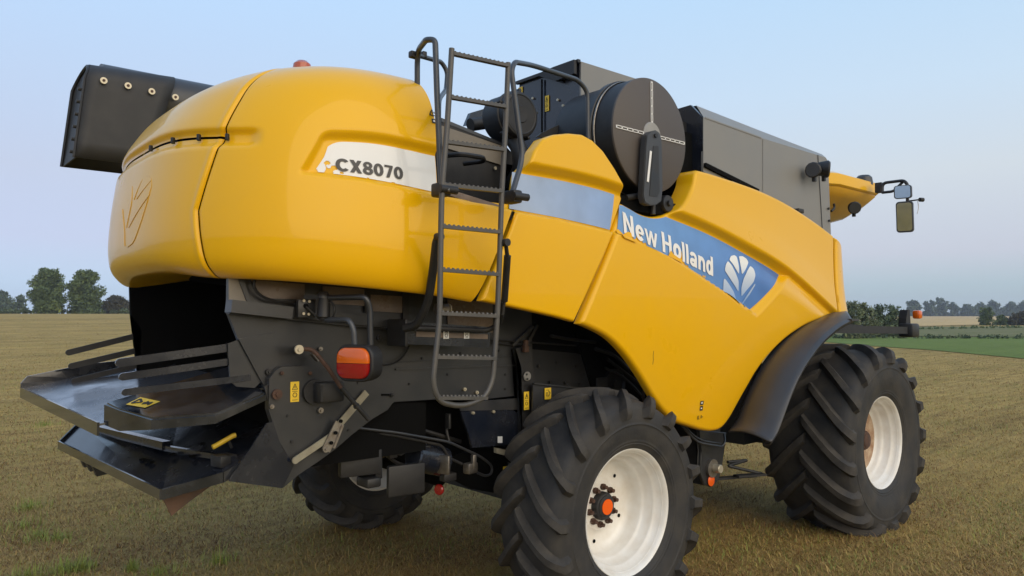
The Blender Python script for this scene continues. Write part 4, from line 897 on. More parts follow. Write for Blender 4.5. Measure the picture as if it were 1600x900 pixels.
b = new(); q = Vector((0.725,-1.420,2.897)); lathe(b, [(.001, -.03), (.02, -.03), (.024, -.01), (.06, -.01), (.065, 0), (.065, .04)], 28, 'Y', q); part('belt_pulley', b, 'darkgrey')
b = new(); box(b, (.5, -1.15, 2.86), (1.1, .5, .1)); part('screen_floor', b, 'void', smooth=False)

# ================================================================ GRAIN TANK
ty = -1.36
main = [(1.286,3.665),(2.182,3.634),(3.367,3.628),(3.420,3.597),(3.460,2.745),(2.127,3.078),(1.278,3.219)]
sheet('tank_side_sheet', ty, .02, main, 'tank')
p0, p1, p2 = Vector((1.286,-1.360,3.665)), Vector((2.182,-1.360,3.634)), Vector((3.367,-1.360,3.628))
b = new()
q0, q1, q2 = Vector((1.362,-1.240,3.800)), Vector((2.346,-1.240,3.753)), Vector((3.452,-1.280,3.685))
e = Vector((0, 1.2, .02)); vv = [b.verts.new(p) for p in (p0, p1, p2, q2, q1, q0)]
b.faces.new((vv[0], vv[1], vv[4], vv[5])); b.faces.new((vv[1], vv[2], vv[3], vv[4])); ww = [b.verts.new(Vector(q)+e) for q in (q0, q1, q2)]
b.faces.new((vv[5], vv[4], ww[1], ww[0])); b.faces.new((vv[4], vv[3], ww[2], ww[1])); part('tank_roof_fold', b, 'tank', smooth=False)
b = new(); bar(b, p0+Vector((.02, -.002, -.0)), p1+Vector((-.02, -.002, 0)), .004, .012); part('fold_highlight_strip', b, 'tank', smooth=False)  # strip added to draw the bright line along the tank fold
rx_ = p0.x-.005
b = new(); prism(b, [(rx_, ty+.005, p0.z), (rx_, -1.24, q0.z-.01), (rx_, -.95, q0.z-.02), (rx_, -.9, q0.z-.05), (rx_, -.9, 2.9), (rx_, ty+.005, 2.9)], (.03, 0, 0)); part('tank_end_wall', b, 'navy', smooth=False)
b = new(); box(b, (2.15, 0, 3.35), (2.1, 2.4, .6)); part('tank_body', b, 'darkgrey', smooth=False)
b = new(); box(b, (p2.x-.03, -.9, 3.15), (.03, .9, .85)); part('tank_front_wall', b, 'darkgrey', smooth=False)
b = new(); bar(b, (1.282,-1.370,3.271), (2.080,-1.370,3.145), .03, .035); part('tank_gutter', b, 'void', smooth=False)
b = new(); bar(b, (1.612,-1.400,3.170), (1.967,-1.400,3.134), .02, .012); part('tank_sill', b, 'tank', smooth=False)
b = new(); bar(b, (3.200,-1.365,3.629), (3.268,-1.365,2.890), .004, .006); part('panel_joint', b, 'black', smooth=False)
b = new(); bar(b, (2.187,-1.364,3.628), (2.175,-1.364,3.122), .003, .003); part('panel_joint', b, 'tank', smooth=False)
b = new(); box(b, (2.678,-1.420,3.020), (.10, .08, .04), bev=.006); part('panel_catch', b, 'darkgrey')
for p in ((3.394,-1.365,3.117), (3.404,-1.365,2.997)):
    b = new(); disc(b, p, .012, .012); part('bolt', b, 'darkgrey')
def work_lamp(c, d, r=.075):
    c = Vector(c); d = Vector(d).normalized(); b = new(); cyl(b, c-d*.06, c+d*.05, r*.75, 12, r, .012); cyl(b, c-d*.10, c-d*.05, r*.3, 8); box(b, c+Vector((0, 0, -r*1.1)), (.03, .03, .05))
    o = part('work_lamp', b, 'black', angle=40); g = new(); cyl(g, c+d*.049, c+d*.054, r*.85, 12); obj('lamp_glass', g, M['fender'], o)
work_lamp((2.907,-1.470,3.424), (-1, -.25, -.1)); work_lamp((3.098,-1.470,3.461), (.6, -1, -.1), .085)
b = new(); cyl(b, (3.270,-1.360,3.474), (2.988,-1.480,3.433), .022, 10); part('lamp_stalk', b, 'black')

# ================================================================ CAB ROOF AND MIRRORS
cb = new(); 
outl = [(3.55, 1.25), (3.55, -1.10), (3.9, -1.25), (4.85, -1.25), (5.14, -1.07), (5.25, -.6), (5.25, .6), (5.14, 1.07), (4.85, 1.25)]
def slab(bm, outline, levels):
    prev = None; cx = sum(p[0] for p in outline)/len(outline)
    for (z, s_) in levels:
        ring = [bm.verts.new((cx+(x-cx)*s_, y*s_, z)) for x, y in outline]
        if prev:
            for i in range(len(ring)): bm.faces.new((prev[i], prev[(i+1) % len(ring)], ring[(i+1) % len(ring)], ring[i]))
        else: bm.faces.new(ring)
        prev = ring
    bm.faces.new(prev)
slab(cb, outl, [(3.425, .985), (3.44, 1.0), (3.555, .99), (3.59, .93)]); part('cab_roof', cb, 'yellow', angle=30)
cb = new(); slab(cb, outl, [(3.16, .58), (3.20, .72), (3.33, .90), (3.40, .97), (3.432, .975)]); part('cab_roof_lining', cb, 'yellow2', angle=50)
b = new(); box(b, (3.6, 0, 2.5), (.9, 1.6, 1.5)); part('cab_body', b, 'darkgrey', smooth=False)
b = new(); lathe(b, [(.001, .09), (.06, .085), (.085, .06), (.095, 0), (.095, -.03)], 24, 'Z', (4.711,-1.150,3.558)); part('roof_vent', b, 'fender')
work_lamp((4.286,-1.220,3.232), (-.8, -.6, -.3), .07)
b = new(); tube(b, fillet([(3.702,-1.250,3.132), (3.774,-1.250,3.173), (3.761,-1.250,3.218)], .03), .012, 8); part('roof_hook', b, 'black')
my = -1.62
b = new(); bar(b, (4.636,-1.350,3.522), (4.632,-1.350,3.414), .07, .07, (1, 0, 0)); part('mirror_mount', b, 'black', smooth=False)
b = new(); tube(b, fillet([(4.577,-1.400,3.402), (4.598,-1.400,3.511), (4.598,-1.620,3.509), (4.594,-1.660,3.461), (4.573,-1.660,3.032)], .05, 5), .017, 10)
tube(b, fillet([(4.577,-1.400,3.402), (4.579,-1.520,3.401), (4.615,-1.600,3.493)], .03), .015, 8); part('mirror_arm', b, 'black')
def mirror(c, w, h, nm, lab):
    c = Vector(c); rz = R(0); nrm = Vector((-1, .12, 0)); b = new(); rot = math.atan2(-.22, 1)
    m = Matrix.Translation(c) @ Matrix.Rotation(R(12), 4, 'Z') @ Matrix.Rotation(R(-4), 4, 'Y'); prev = None
    for (dx, s_) in ((.07, .55), (.055, .85), (.02, 1.0), (-.02, 1.0), (-.03, .95)):
        ring = [b.verts.new(m @ Vector((dx, y*s_, z*(.5+.5*s_)))) for y, z in rrect(w, h, min(w, h)*.2)]
        if prev:
            for i in range(len(ring)): b.faces.new((prev[i], prev[(i+1) % len(ring)], ring[(i+1) % len(ring)], ring[i]))
        else: b.faces.new(ring)
        prev = ring
    b.faces.new(prev); o = part(nm, b, 'fender', angle=40, label=lab)
    g = new(); g.faces.new([g.verts.new(m @ Vector((-.0325, y, z))) for y, z in rrect(w*.86, h*.9, min(w, h)*.16)]); obj('mirror_glass', g, M['mirror'], o, smooth=False)
mirror((4.471,-1.660,3.365), .17, .14, 'side_mirror', 'small upper wide-angle mirror')
mirror((4.509,-1.660,3.102), .165, .33, 'side_mirror', 'tall lower mirror')
b = new(); tube(b, [(4.566,-1.680,3.276), (4.517,-1.800,3.271)], .008, 6); q = Vector((4.534,-1.800,3.273)); cyl(b, q, q+Vector((.04, -.02, 0)), .022, 10); part('sensor_stalk', b, 'black')
b = new(); tube(b, cat_rom([(4.482,-1.800,3.254), (4.496,-1.800,3.181), (4.458,-1.800,3.117)], 8), .003, 5); part('cable', b, 'steel')

# ================================================================ FRONT MARKER ARM
b = new(); bar(b, (2.861,-1.550,1.930), (4.703,-1.550,1.893), .08, .075); bar(b, (2.964,-1.500,1.964), (3.700,-1.500,1.932), .1, .05); part('marker_arm', b, 'black', smooth=False)
b = new(); box(b, (4.841,-1.550,1.891), (.20, .16, .15), bev=.025); part('marker_box', b, 'darkgrey')
b = new(); q = Vector((4.830,-1.550,2.025)); prism(b, [q+Vector((-.06, 0, -.10)), q+Vector((.07, 0, -.10)), q+Vector((.05, 0, .09)), q+Vector((-.01, 0, .09)), q+Vector((-.05, 0, .0))], (0, .08, 0)); part('marker_post', b, 'black', smooth=False)
b = new(); q = Vector((5.091,-1.550,2.064)); box(b, q, (.10, .08, .095), bev=.02); part('marker_lamp', b, 'orange')

# ================================================================ UNDERSIDE, AXLE AND SIDE BRACKETS
b = new(); bar(b, (0, -1.3, .765), (0, 1.3, .765), .22, .22, (0, 0, 1)); cyl(b, (0, -1.35, .765), (0, -1.15, .765), .12); part('rear_axle', b, 'darkgrey')
b = new(); cyl(b, (3.62, -1.2, .86), (3.62, 1.2, .86), .2); box(b, (3.4, 0, 1.0), (1.0, 1.4, .5)); part('front_axle', b, 'darkgrey')
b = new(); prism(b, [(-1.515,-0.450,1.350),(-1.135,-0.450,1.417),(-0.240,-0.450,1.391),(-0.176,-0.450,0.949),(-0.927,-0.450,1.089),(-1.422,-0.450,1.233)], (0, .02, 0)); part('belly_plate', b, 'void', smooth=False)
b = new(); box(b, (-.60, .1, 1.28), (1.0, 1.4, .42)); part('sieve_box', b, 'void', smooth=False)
sheet('lower_side_panel', -.93, .02, [(-0.845,1.426),(-0.400,1.402),(-0.304,1.349),(-0.304,1.157),(-0.749,1.178),(-0.781,1.274)], 'navy')
sheet('lower_side_band', -.935, .012, [(-0.870,1.487),(-0.333,1.477),(-0.333,1.397),(-0.849,1.431)], 'grey')
sheet('panel_label', -.954, .004, [(-0.547,1.235),(-0.507,1.231),(-0.507,1.187),(-0.547,1.192)], 'white')
# column and bent guard plate in front of the ladder
sheet('side_column', -.975, .05, [(-0.404,1.825),(-0.302,1.845),(-0.247,1.717),(-0.223,1.553),(-0.248,1.170),(-0.345,1.180),(-0.350,1.686)], 'black')
b = new(); q = Vector((-0.308,-0.985,1.631)); lathe(b, [(.001, -.012), (.026, -.012), (.034, -.004), (.034, 0)], 20, 'Y', q); part('round_reflector', b, 'tank')
for p in ((-0.325,-1.000,1.646), (-0.319,-1.000,1.615)):
    b = new(); disc(b, p, .007, .004); part('rivet', b, 'ink')
b = new(); g0 = [(-0.307,-1.000,1.810),(0.383,-1.000,1.749),(0.403,-1.000,1.506),(-0.264,-1.000,1.576)]; prism(b, [(-0.192,-0.860,1.815),(0.312,-0.860,1.766),(0.528,-0.860,1.718),(0.571,-0.860,1.470),(-0.136,-0.860,1.558)], (0, .012, 0)); part('guard_plate_upper', b, 'grey', smooth=False)
sheet('guard_plate', -1.03, .012, [(-0.292,1.580),(0.398,1.484),(0.377,1.419),(0.168,1.448),(0.068,1.372),(-0.220,1.174),(-0.305,1.183)], 'grey')
b = new(); bar(b, (-0.297,-1.035,1.585), (0.393,-1.035,1.490), .03, .010); part('guard_fold', b, 'grey', smooth=False)
for p in ((0.024,-0.875,1.563), (0.185,-0.875,1.549), (0.337,-0.875,1.530), (-0.087,-0.870,1.686), (0.096,-0.870,1.706), (0.301,-0.870,1.669)):
    b = new(); disc(b, p, .012, .006, 10); part('rivet', b, 'darkgrey')
b = new(); cyl(b, (-0.343,-1.000,1.811), (-0.331,-1.000,1.882), .018); box(b, (-0.337,-1.000,1.824), (.04, .04, .05), bev=.008); part('pivot_bracket', b, 'boltrust')
b = new(); bar(b, (-0.417,-0.950,1.847), (-0.218,-0.950,1.978), .02, .02); bar(b, (-0.286,-0.950,1.843), (-0.174,-0.950,1.987), .015, .02); part('stay_rod', b, 'darkgrey', smooth=False)
b = new(); tube(b, cat_rom([(-0.590,-0.950,1.886), (-0.417,-0.950,1.878), (-0.156,-0.930,1.858), (0.271,-0.900,1.827)], 12), .008, 6); tube(b, cat_rom([(-0.590,-0.950,1.869), (-0.417,-0.950,1.851), (-0.218,-0.930,1.841)], 12), .006, 6); part('cable', b, 'black')
# inner wheel-arch lining above the rear wheel
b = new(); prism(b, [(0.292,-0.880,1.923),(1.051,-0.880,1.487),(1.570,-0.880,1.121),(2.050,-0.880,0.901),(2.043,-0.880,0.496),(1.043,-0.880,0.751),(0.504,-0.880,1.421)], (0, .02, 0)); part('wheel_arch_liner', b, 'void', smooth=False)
for P in ([(930,560),(960,585),(1000,625)],):
    b = new(); tube(b, [(0.618,-0.900,1.716), (1.026,-0.900,1.490), (1.365,-0.900,1.251)], .014, 8); part('hydraulic_pipe', b, 'black')
b = new(); cyl(b, (0.995,-1.150,1.230), (1.067,-1.150,1.045), .055, 18); part('hydraulic_accumulator', b, 'tank')
b = new(); tube(b, fillet([(0.820,-1.100,1.466), (0.826,-1.100,1.341)], .01), .010, 8); part('grease_nipple', b, 'boltrust')
# axle bracket with pin and orange reflector
ay = -1.25
b = new(); prism(b, [(1.351,-1.250,1.120),(1.748,-1.250,1.058),(1.689,-1.250,0.935),(1.666,-1.250,0.750),(1.608,-1.250,0.668),(1.515,-1.250,0.629),(1.415,-1.250,0.670),(1.354,-1.250,0.767),(1.375,-1.250,0.946)], (0, .03, 0)); bmesh.ops.bevel(b, geom=list(b.edges), offset=.006, segments=1, affect='EDGES'); part('axle_bracket', b, 'grey', angle=30)
b = new(); q = Vector((1.499,-1.250,0.794)); cyl(b, q, q+Vector((0, -.03, 0)), .075, 20); part('pin_plate', b, 'steel')
b = new(); cyl(b, q+Vector((.02, -.02, 0)), q+Vector((.02, -.09, 0)), .036, 16, bev=.006); part('pin_head', b, 'zinc')
b = new(); q = Vector((1.492,-1.260,0.692)); lathe(b, [(.001, -.010), (.040, -.008), (.046, -.004), (.046, 0)], 24, 'Y', q); part('round_reflector', b, 'reflector')
b = new(); box(b, (1.55, -1.0, 1.0), (.35, .4, .5)); part('gearbox', b, 'black', smooth=False)
b = new(); tube(b, fillet([(0.963,-1.280,1.282), (1.149,-1.300,1.106), (1.240,-1.320,1.038), (1.532,-1.340,0.976), (1.580,-1.340,1.012), (1.624,-1.300,1.066)], .06), .010, 8); tube(b, fillet([(1.069,-1.250,1.234), (1.243,-1.270,1.087), (1.351,-1.280,1.035), (1.575,-1.300,0.992)], .06), .008, 8); part('guard_rail', b, 'grey')
b = new(); tube(b, fillet([(1.986,-1.100,0.756), (2.226,-1.150,0.750), (1.954,-1.120,0.730), (2.291,-1.250,0.636)], .03), .014, 8); bar(b, (1.796,-1.100,0.637), (2.267,-1.200,0.614), .05, .02); bar(b, (1.957,-1.200,0.653), (2.282,-1.280,0.637), .07, .018); part('cab_step', b, 'black', smooth=False)
# drawbar hitch, tanks and hoses under the tail
b = new(); cyl(b, (-1.525,-0.800,1.290), (-1.336,-0.800,1.241), .075, 24, bev=.01); part('hydraulic_cylinder', b, 'navy')
b = new(); cyl(b, (-1.145,-0.820,1.160), (-0.898,-0.820,1.088), .095, 24, bev=.01); part('air_tank', b, 'navy')
b = new(); box(b, (-1.545,-0.860,1.174), (.26, .05, .15), rz=R(-8), bev=.008); part('number_plate_holder', b, 'black')
b = new(); box(b, (-1.235,-0.880,1.033), (.25, .04, .19), rz=R(-8), bev=.010); part('mud_flap', b, 'black')
b = new(); q = Vector((-1.475,-0.840,1.050)); box(b, q, (.10, .14, .06), bev=.015); box(b, q+Vector((.05, 0, .09)), (.05, .08, .16), bev=.01); part('drawbar_hitch', b, 'darkgrey')
b = new(); tube(b, fillet([(-1.616,-0.900,1.395), (-1.328,-0.920,1.338), (-0.948,-0.930,1.242), (-0.672,-0.930,1.109), (-0.578,-0.930,1.037), (-0.583,-0.930,0.982), (-0.639,-0.930,0.977), (-0.710,-0.930,1.012)], .05), .009, 8); part('hose', b, 'grey')
b = new(); tube(b, fillet([(-1.604,-0.880,1.377), (-1.315,-0.900,1.314), (-0.966,-0.900,1.215), (-0.925,-0.900,1.132), (-0.811,-0.900,1.076)], .05), .009, 8); part('hose', b, 'darkgrey')
b = new(); box(b, (-0.764,-0.930,1.049), (.09, .06, .07), rz=.2, bev=.01); box(b, (-0.753,-0.950,1.088), (.03, .03, .10), bev=.006); part('hose_coupling', b, 'steel')
b = new(); box(b, (-0.982,-0.930,1.099), (.02, .10, .12), rz=.2, bev=.005); part('coupling_plate', b, 'steel')
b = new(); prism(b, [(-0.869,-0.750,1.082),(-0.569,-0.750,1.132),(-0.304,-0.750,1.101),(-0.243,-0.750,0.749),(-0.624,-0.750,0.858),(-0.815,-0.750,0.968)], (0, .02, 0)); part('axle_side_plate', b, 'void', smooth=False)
b = new(); q = Vector((-0.925,-0.800,0.908)); m_ = Matrix.Translation(q) @ Matrix.Rotation(R(20), 4, 'Z') ; lathe(b, [(.001, -.014), (.030, -.012), (.036, -.004), (.036, .006)], 24, 'X'); 
for v in b.verts: v.co = m_ @ v.co
part('round_reflector', b, 'red')
b = new(); prism(b, [(-0.597,-1.000,1.169),(-0.461,-1.000,1.132),(-0.518,-1.000,1.108),(-0.597,-1.000,1.135)], (0, .03, 0)); part('axle_lug', b, 'olive', smooth=False)
b = new(); cyl(b, (-1.311,-0.200,1.206), (-0.475,-0.200,0.854), .10, 14); part('tie_beam', b, 'void')

# ================================================================ UNLOADING AUGER (folded back on the far side)
ay_, az_ = 1.95, 3.90
b = new(); cyl(b, (-2.40, ay_, az_), (1.5, ay_, az_+.02), .225, 32); part('unloading_auger', b, 'fender')
bo = new(); xs = [-2.66, -2.60, -2.0]
prof_b = []
def boot_ring(x0, x1, n=9):
    """inverted U hood section: straight cheeks with a round top"""
    return None
yc, hw = ay_, .245
P = [(-2.545, 3.97), (-2.50, 4.05), (-2.40, 4.125), (-1.95, 4.10), (-1.95, 3.93), (-1.85, 3.62), (-2.18, 3.27), (-2.66, 3.285)]
def U_sec(t):    # along length t in 0..1 -> arch section
    x = -2.545*(1-t) + -1.90*t; zt = 4.075*(1-t)+4.11*t; zb = 3.285; xb_ = -2.61*(1-t) + -2.10*t; sec = []
    for k in range(6): s_ = k/5; sec.append((xb_*(1-s_)+x*s_, yc-hw, zb*(1-s_)+(zt-.15)*s_))
    for a in np.linspace(0, math.pi, 13)[1:-1]: sec.append((x+.05*math.sin(a), yc-hw*math.cos(a), zt-.15+.15*math.sin(a)))
    for k in range(6): s_ = k/5; sec.append((x*(1-s_)+xb_*s_, yc+hw, (zt-.15)*(1-s_)+zb*s_))
    return sec
V = np.array([U_sec(t) for t in np.linspace(0, 1, 8)]); boot = part('auger_boot', grid_mesh('boot', V), 'rubberboot', angle=50)
s_ = boot.modifiers.new('thickness', 'SOLIDIFY'); s_.thickness = .015
b = new(); A0 = [Vector(p) for p in U_sec(0)]; prism(b, A0, (.012, 0, 0)); part('boot_end_flap', b, 'rubberboot', smooth=False)
b = new(); tube(b, [Vector(p)+Vector((-.008, 0, 0)) for p in U_sec(0)], .014, 6); part('boot_edge', b, 'black')
for p in ((-2.546,1.670,3.902), (-2.430,1.670,3.916), (-2.254,1.670,3.911), (-2.075,1.670,3.900), (-1.890,1.670,3.888)):
    if p[0] < -2.5: continue
    b = new(); disc(b, Vector(p)+Vector((0, .006, 0)), .026, .014, 18); w_ = part('boot_washer', b, 'zinc')
    b = new(); disc(b, Vector(p)+Vector((0, -.008, 0)), .011, .006, 10); obj('rivet', b, M['boltrust'], w_)
for zz in (3.33, 3.43, 3.53, 3.63, 3.73, 3.83):
    t = (zz-3.285)/.64; b = new(); cyl(b, (-2.60+.06*t, yc-hw+.02, zz), (-2.65+.06*t, yc-hw+.02, zz), .014, 8); part('boot_rivet', b, 'black')
# small stickers on the yellow skin
def skin_sticker(px, w, h, shape, m='ink'):
    x, z = px; b = new()
    for (a0, c0, a1, c1) in shape:
        f = b.faces.new([b.verts.new((xx, -(float(skin_any(xx, zz))+.004), zz)) for xx, zz in ((x+a0*w, z+c0*h), (x+a1*w, z+c0*h), (x+a1*w, z+c1*h), (x+a0*w, z+c1*h))])
    part('warning_symbol', b, m, smooth=False)
(q1,) = [(1.090,1.343)]
skin_sticker(q1, .04, .04, [(-.5, .5, .5, 1.3), (-.45, -.6, .45, .3)]); skin_sticker(q1, .04, .04, [(-.2, .75, .2, 1.1), (-.2, -.3, .2, 0)], 'letterwhite')
skin_sticker((q1[0], q1[1]-.075), .035, .03, [(-1.0, -.5, -.85, .4), (-.75, -.5, -.6, .5), (-1, -.5, -.2, -.35), (.2, -.4, .4, .5), (.5, -.1, .95, .1)])
(q1,) = [(-1.378,3.174)]
skin_sticker(q1, .03, .035, [(-.5, -.6, .5, .2)]); skin_sticker(q1, .03, .03, [(-.2, -.4, .2, .0)], 'letterwhite')
skin_sticker((q1[0], q1[1]+.045), .05, .04, [(-.5, -.5, .5, -.35), (-.45, -.35, -.3, -.1), (-.3, -.1, -.15, .2), (-.1, .2, .1, .5), (.15, -.1, .3, .2), (.3, -.35, .45, -.1), (-.05, -.2, .05, .1)])

# fine hairline crack in the front side panel
b = new(); P = [(0.472,1.803),(0.468,1.767),(0.473,1.739),(0.470,1.703)]
tube(b, [on_skin(x, z, .001) for x, z in P], .0018, 5); part('hairline_crack', b, 'ink')
# pipes, brackets and belts seen in the dark under the body
for pts, r, m in (([(-1.852,-0.700,1.445), (-1.481,-0.720,1.385), (-1.118,-0.740,1.327), (-0.716,-0.760,1.194)], .014, 'darkgrey'), ([(-1.526,-0.800,1.406), (-1.391,-0.800,1.275), (-1.262,-0.780,1.137), (-1.030,-0.760,1.042)], .012, 'black'),
                  ([(-1.330,-0.850,1.274), (-1.266,-0.860,1.189), (-1.195,-0.860,1.220), (-1.045,-0.840,1.200)], .009, 'grey'), ([(-0.817,-0.750,1.376), (-0.849,-0.780,1.288), (-0.842,-0.800,1.213)], .010, 'darkgrey'),
                  ([(0.573,-0.920,1.644), (0.802,-0.920,1.556), (1.042,-0.920,1.375), (1.165,-0.920,1.217)], .010, 'darkgrey'), ([(0.485,-0.900,1.796), (0.710,-0.900,1.733), (0.905,-0.900,1.601)], .016, 'grey'), ([(-0.047,-0.950,1.907), (0.151,-0.950,1.879), (0.453,-0.930,1.847)], .012, 'darkgrey')):
    b = new(); tube(b, cat_rom(pts, 18), r, 8); part('hydraulic_pipe', b, m)
for c_, s_, m in (((-1.314,-0.840,1.232), (.06, .05, .12), 'darkgrey'), ((-1.088,-0.860,1.208), (.09, .04, .03), 'grey'), ((-0.853,-0.800,1.351), (.02, .05, .10), 'grey'), ((0.524,-0.930,1.523), (.12, .02, .10), 'darkgrey'), ((-0.896,-0.860,0.998), (.10, .06, .05), 'darkgrey')):
    b = new(); box(b, c_, s_, bev=.006); part('bracket', b, m)
b = new(); lathe(b, [(.001, -.02), (.03, -.02), (.035, 0), (.10, 0), (.11, -.015), (.12, -.015), (.12, .03), (.001, .03)], 32, 'Y', (0.708,-0.900,1.509)); part('drive_pulley', b, 'darkgrey')
# rows of rivets on plates
for y, L_ in ((-.928, [(640,590),(660,600),(690,612),(640,612),(770,600),(800,600),(800,585)]), (-.986, [(560,600),(600,612),(575,640),(540,672),(470,600),(450,690)])):
    pass
for p in ((-1.240,-0.925,1.630), (-0.946,-0.925,1.674), (-0.454,-0.925,1.648), (-0.454,-0.925,1.547), (-1.145,-0.925,1.785), (-0.842,-0.925,1.807), (-0.512,-0.925,1.814), (-1.633,-0.988,1.666), (-1.590,-0.988,1.477), (-1.693,-0.988,1.398), (-2.037,-0.988,1.371), (-2.061,-0.988,1.512)):
    b = new(); disc(b, p, .008, .006, 8); part('rivet', b, 'darkgrey')
b = new(); bar(b, (-1.479,-0.988,1.585), (-1.426,-0.988,1.581), .006, .012); part('slot', b, 'void', smooth=False)

# ================================================================ FIELD AND SURROUNDINGS
CX, CY = -3.79, -4.83
HD = np.array([math.sin(R(41)), math.cos(R(41))]); RT = np.array([math.cos(R(41)), -math.sin(R(41))])
def terrain(x, y):
    """gently rising ground: a low crest to the north-west, a shallow rise far to the north-east"""
    x = np.asarray(x, float)-CX; y = np.asarray(y, float)-CY
    f = x*HD[0]+y*HD[1]; s_ = x*RT[0]+y*RT[1]; r = np.hypot(x, y); t = s_/np.maximum(f, 1.0)
    t = np.where(f < 1, np.sign(s_)*2, t)
    left = 1-sst((t+.42)/.55)
    return left*(2.25*sst((r-22)/125)+.5*sst((r-160)/400)) + (1-left)*0.95*sst((r-150)/450)
def polar_sheet(name, rs, ths, m, dz=0.0):
    Rr, T = np.meshgrid(rs, ths, indexing='ij'); X = CX+Rr*np.cos(T); Y = CY+Rr*np.sin(T)
    return grid_mesh(name, np.stack([X, Y, terrain(X, Y)+dz], -1))
def field_mat(name, cols, sc, stripes=0.0, rough=0.95, bump=0.6):
    m = bpy.data.materials.new(name); m.use_nodes = True; N, L = nodes(m); b = N['Principled BSDF']; b.inputs['Roughness'].default_value = rough; b.inputs['Specular IOR Level'].default_value = 0.15
    g = N.new('ShaderNodeNewGeometry')
    def noise(scale, det, vec=None, ro=.6):
        n = N.new('ShaderNodeTexNoise'); n.inputs['Scale'].default_value = scale; n.inputs['Detail'].default_value = det; n.inputs['Roughness'].default_value = ro
        L.new(vec or g.outputs['Position'], n.inputs['Vector']); return n
    def ramp(f, stops):
        r = N.new('ShaderNodeValToRGB'); e = r.color_ramp.elements
        while len(e) < len(stops): e.new(0.5)
        for q, (p, c) in zip(e, stops): q.position = p; q.color = (*c, 1)
        L.new(f, r.inputs[0]); return r
    def mix(f, a, c, mode='MIX'):
        x = N.new('ShaderNodeMix'); x.data_type = 'RGBA'; x.blend_type = mode
        if isinstance(f, float): x.inputs[0].default_value = f
        else: L.new(f, x.inputs[0])
        L.new(a, x.inputs[6]); L.new(c, x.inputs[7]); return x.outputs[2]
    fine = ramp(noise(sc*38, 8, ro=.72).outputs['Fac'], [(.30, cols[2]), (.50, cols[0]), (.72, cols[1])])
    big = noise(sc*.55, 5)
    patch = ramp(big.outputs['Fac'], [(.36, cols[3]), (.52, cols[0]), (.68, cols[1])])
    col = mix(.55, fine.outputs[0], patch.outputs[0])
    if stripes:
        mp = N.new('ShaderNodeMapping'); mp.inputs['Rotation'].default_value = (0, 0, R(41-6)); mp.inputs['Scale'].default_value = (.035, .42, 1); L.new(g.outputs['Position'], mp.inputs[0])
        sn = noise(1.0, 4, mp.outputs[0]); sr = ramp(sn.outputs['Fac'], [(.36, (.74, .74, .70)), (.5, (1, 1, 1)), (.66, (1.14, 1.10, 1.02))])
        col = mix(stripes, col, sr.outputs[0], 'MULTIPLY')
        mp2 = N.new('ShaderNodeMapping'); mp2.inputs['Rotation'].default_value = (0, 0, R(41+3)); mp2.inputs['Scale'].default_value = (.5, 4.5, 1); L.new(g.outputs['Position'], mp2.inputs[0])
        s2 = noise(1.0, 6, mp2.outputs[0], .7); r2 = ramp(s2.outputs['Fac'], [(.34, (.55, .52, .48)), (.5, (1, 1, 1)), (.68, (1.3, 1.26, 1.15))])
        col = mix(stripes, col, r2.outputs[0], 'MULTIPLY')
    L.new(col, b.inputs['Base Color'])
    bp = N.new('ShaderNodeBump'); bp.inputs['Strength'].default_value = bump; bp.inputs['Distance'].default_value = 0.04
    L.new(noise(sc*55, 6, ro=.7).outputs['Fac'], bp.inputs['Height']); L.new(bp.outputs[0], b.inputs['Normal'])
    return m
M['stubble'] = field_mat('mown_stubble', [(0.387, 0.261, 0.085), (0.450, 0.320, 0.109), (0.225, 0.137, 0.051), (0.306, 0.228, 0.065)], 1.0, .8)
M['meadow'] = field_mat('green_meadow', [(.135, .185, .038), (.185, .225, .055), (.085, .125, .028), (.155, .19, .05)], .6, .35)
M['wheat'] = field_mat('ripe_wheat', [(.56, .38, .17), (.62, .43, .20), (.46, .31, .14), (.52, .35, .16)], .12, .5)
M['verge'] = field_mat('rough_verge', [(.17, .16, .065), (.23, .21, .10), (.10, .11, .04), (.13, .15, .05)], .4, .3)
th = np.linspace(0, 2*math.pi, 145)
rs = np.r_[0.0, np.geomspace(2, 950, 90)]
fieldo = tag(obj('stubble_field', polar_sheet('stubble_field', rs, th, None), M['stubble'], angle=None), kind='structure')
def strip(name, near, far, m, n=40, dz=.03, rows_=10):
    A = polyres(near, n)[:, :2]; B = polyres(far, n)[:, :2]; t = np.linspace(0, 1, rows_)[:, None, None]
    P = A[None]*(1-t)+B[None]*t; V = np.concatenate([P, (terrain(P[..., 0], P[..., 1])+dz)[..., None]], -1)
    return tag(obj(name, grid_mesh(name, V), M[m], angle=None), kind='structure')
strip('meadow', [(54.802,32.024,0.000),(50.790,22.101,0.000),(45.937,16.466,0.000),(43.064,11.936,0.000),(36.949,5.606,0.000),(32.218,1.106,0.000)], [(55.958,36.178,0.000),(63.435,28.332,0.000),(70.875,21.865,0.000),(74.248,15.120,0.000),(76.694,8.379,0.000)], 'meadow')
strip('verge', [(58.245,34.189,0.000),(64.706,28.030,0.000),(71.972,22.256,0.000),(75.125,15.343,0.000),(78.868,8.734,0.000)], [(107.182,64.949,0.000),(119.464,54.272,0.000),(131.746,43.596,0.000),(152.237,35.013,0.000),(166.066,22.992,0.000)], 'verge', dz=.06)
strip('wheat_field', [(117.931,59.177,0.000),(132.150,46.817,0.000),(159.866,45.491,0.000),(176.234,41.134,0.000),(200.028,28.545,0.000)], [(525.558,273.411,1.000),(587.416,219.638,1.000),(652.913,162.702,1.000),(711.133,112.093,1.000)], 'wheat', dz=.09, rows_=24)
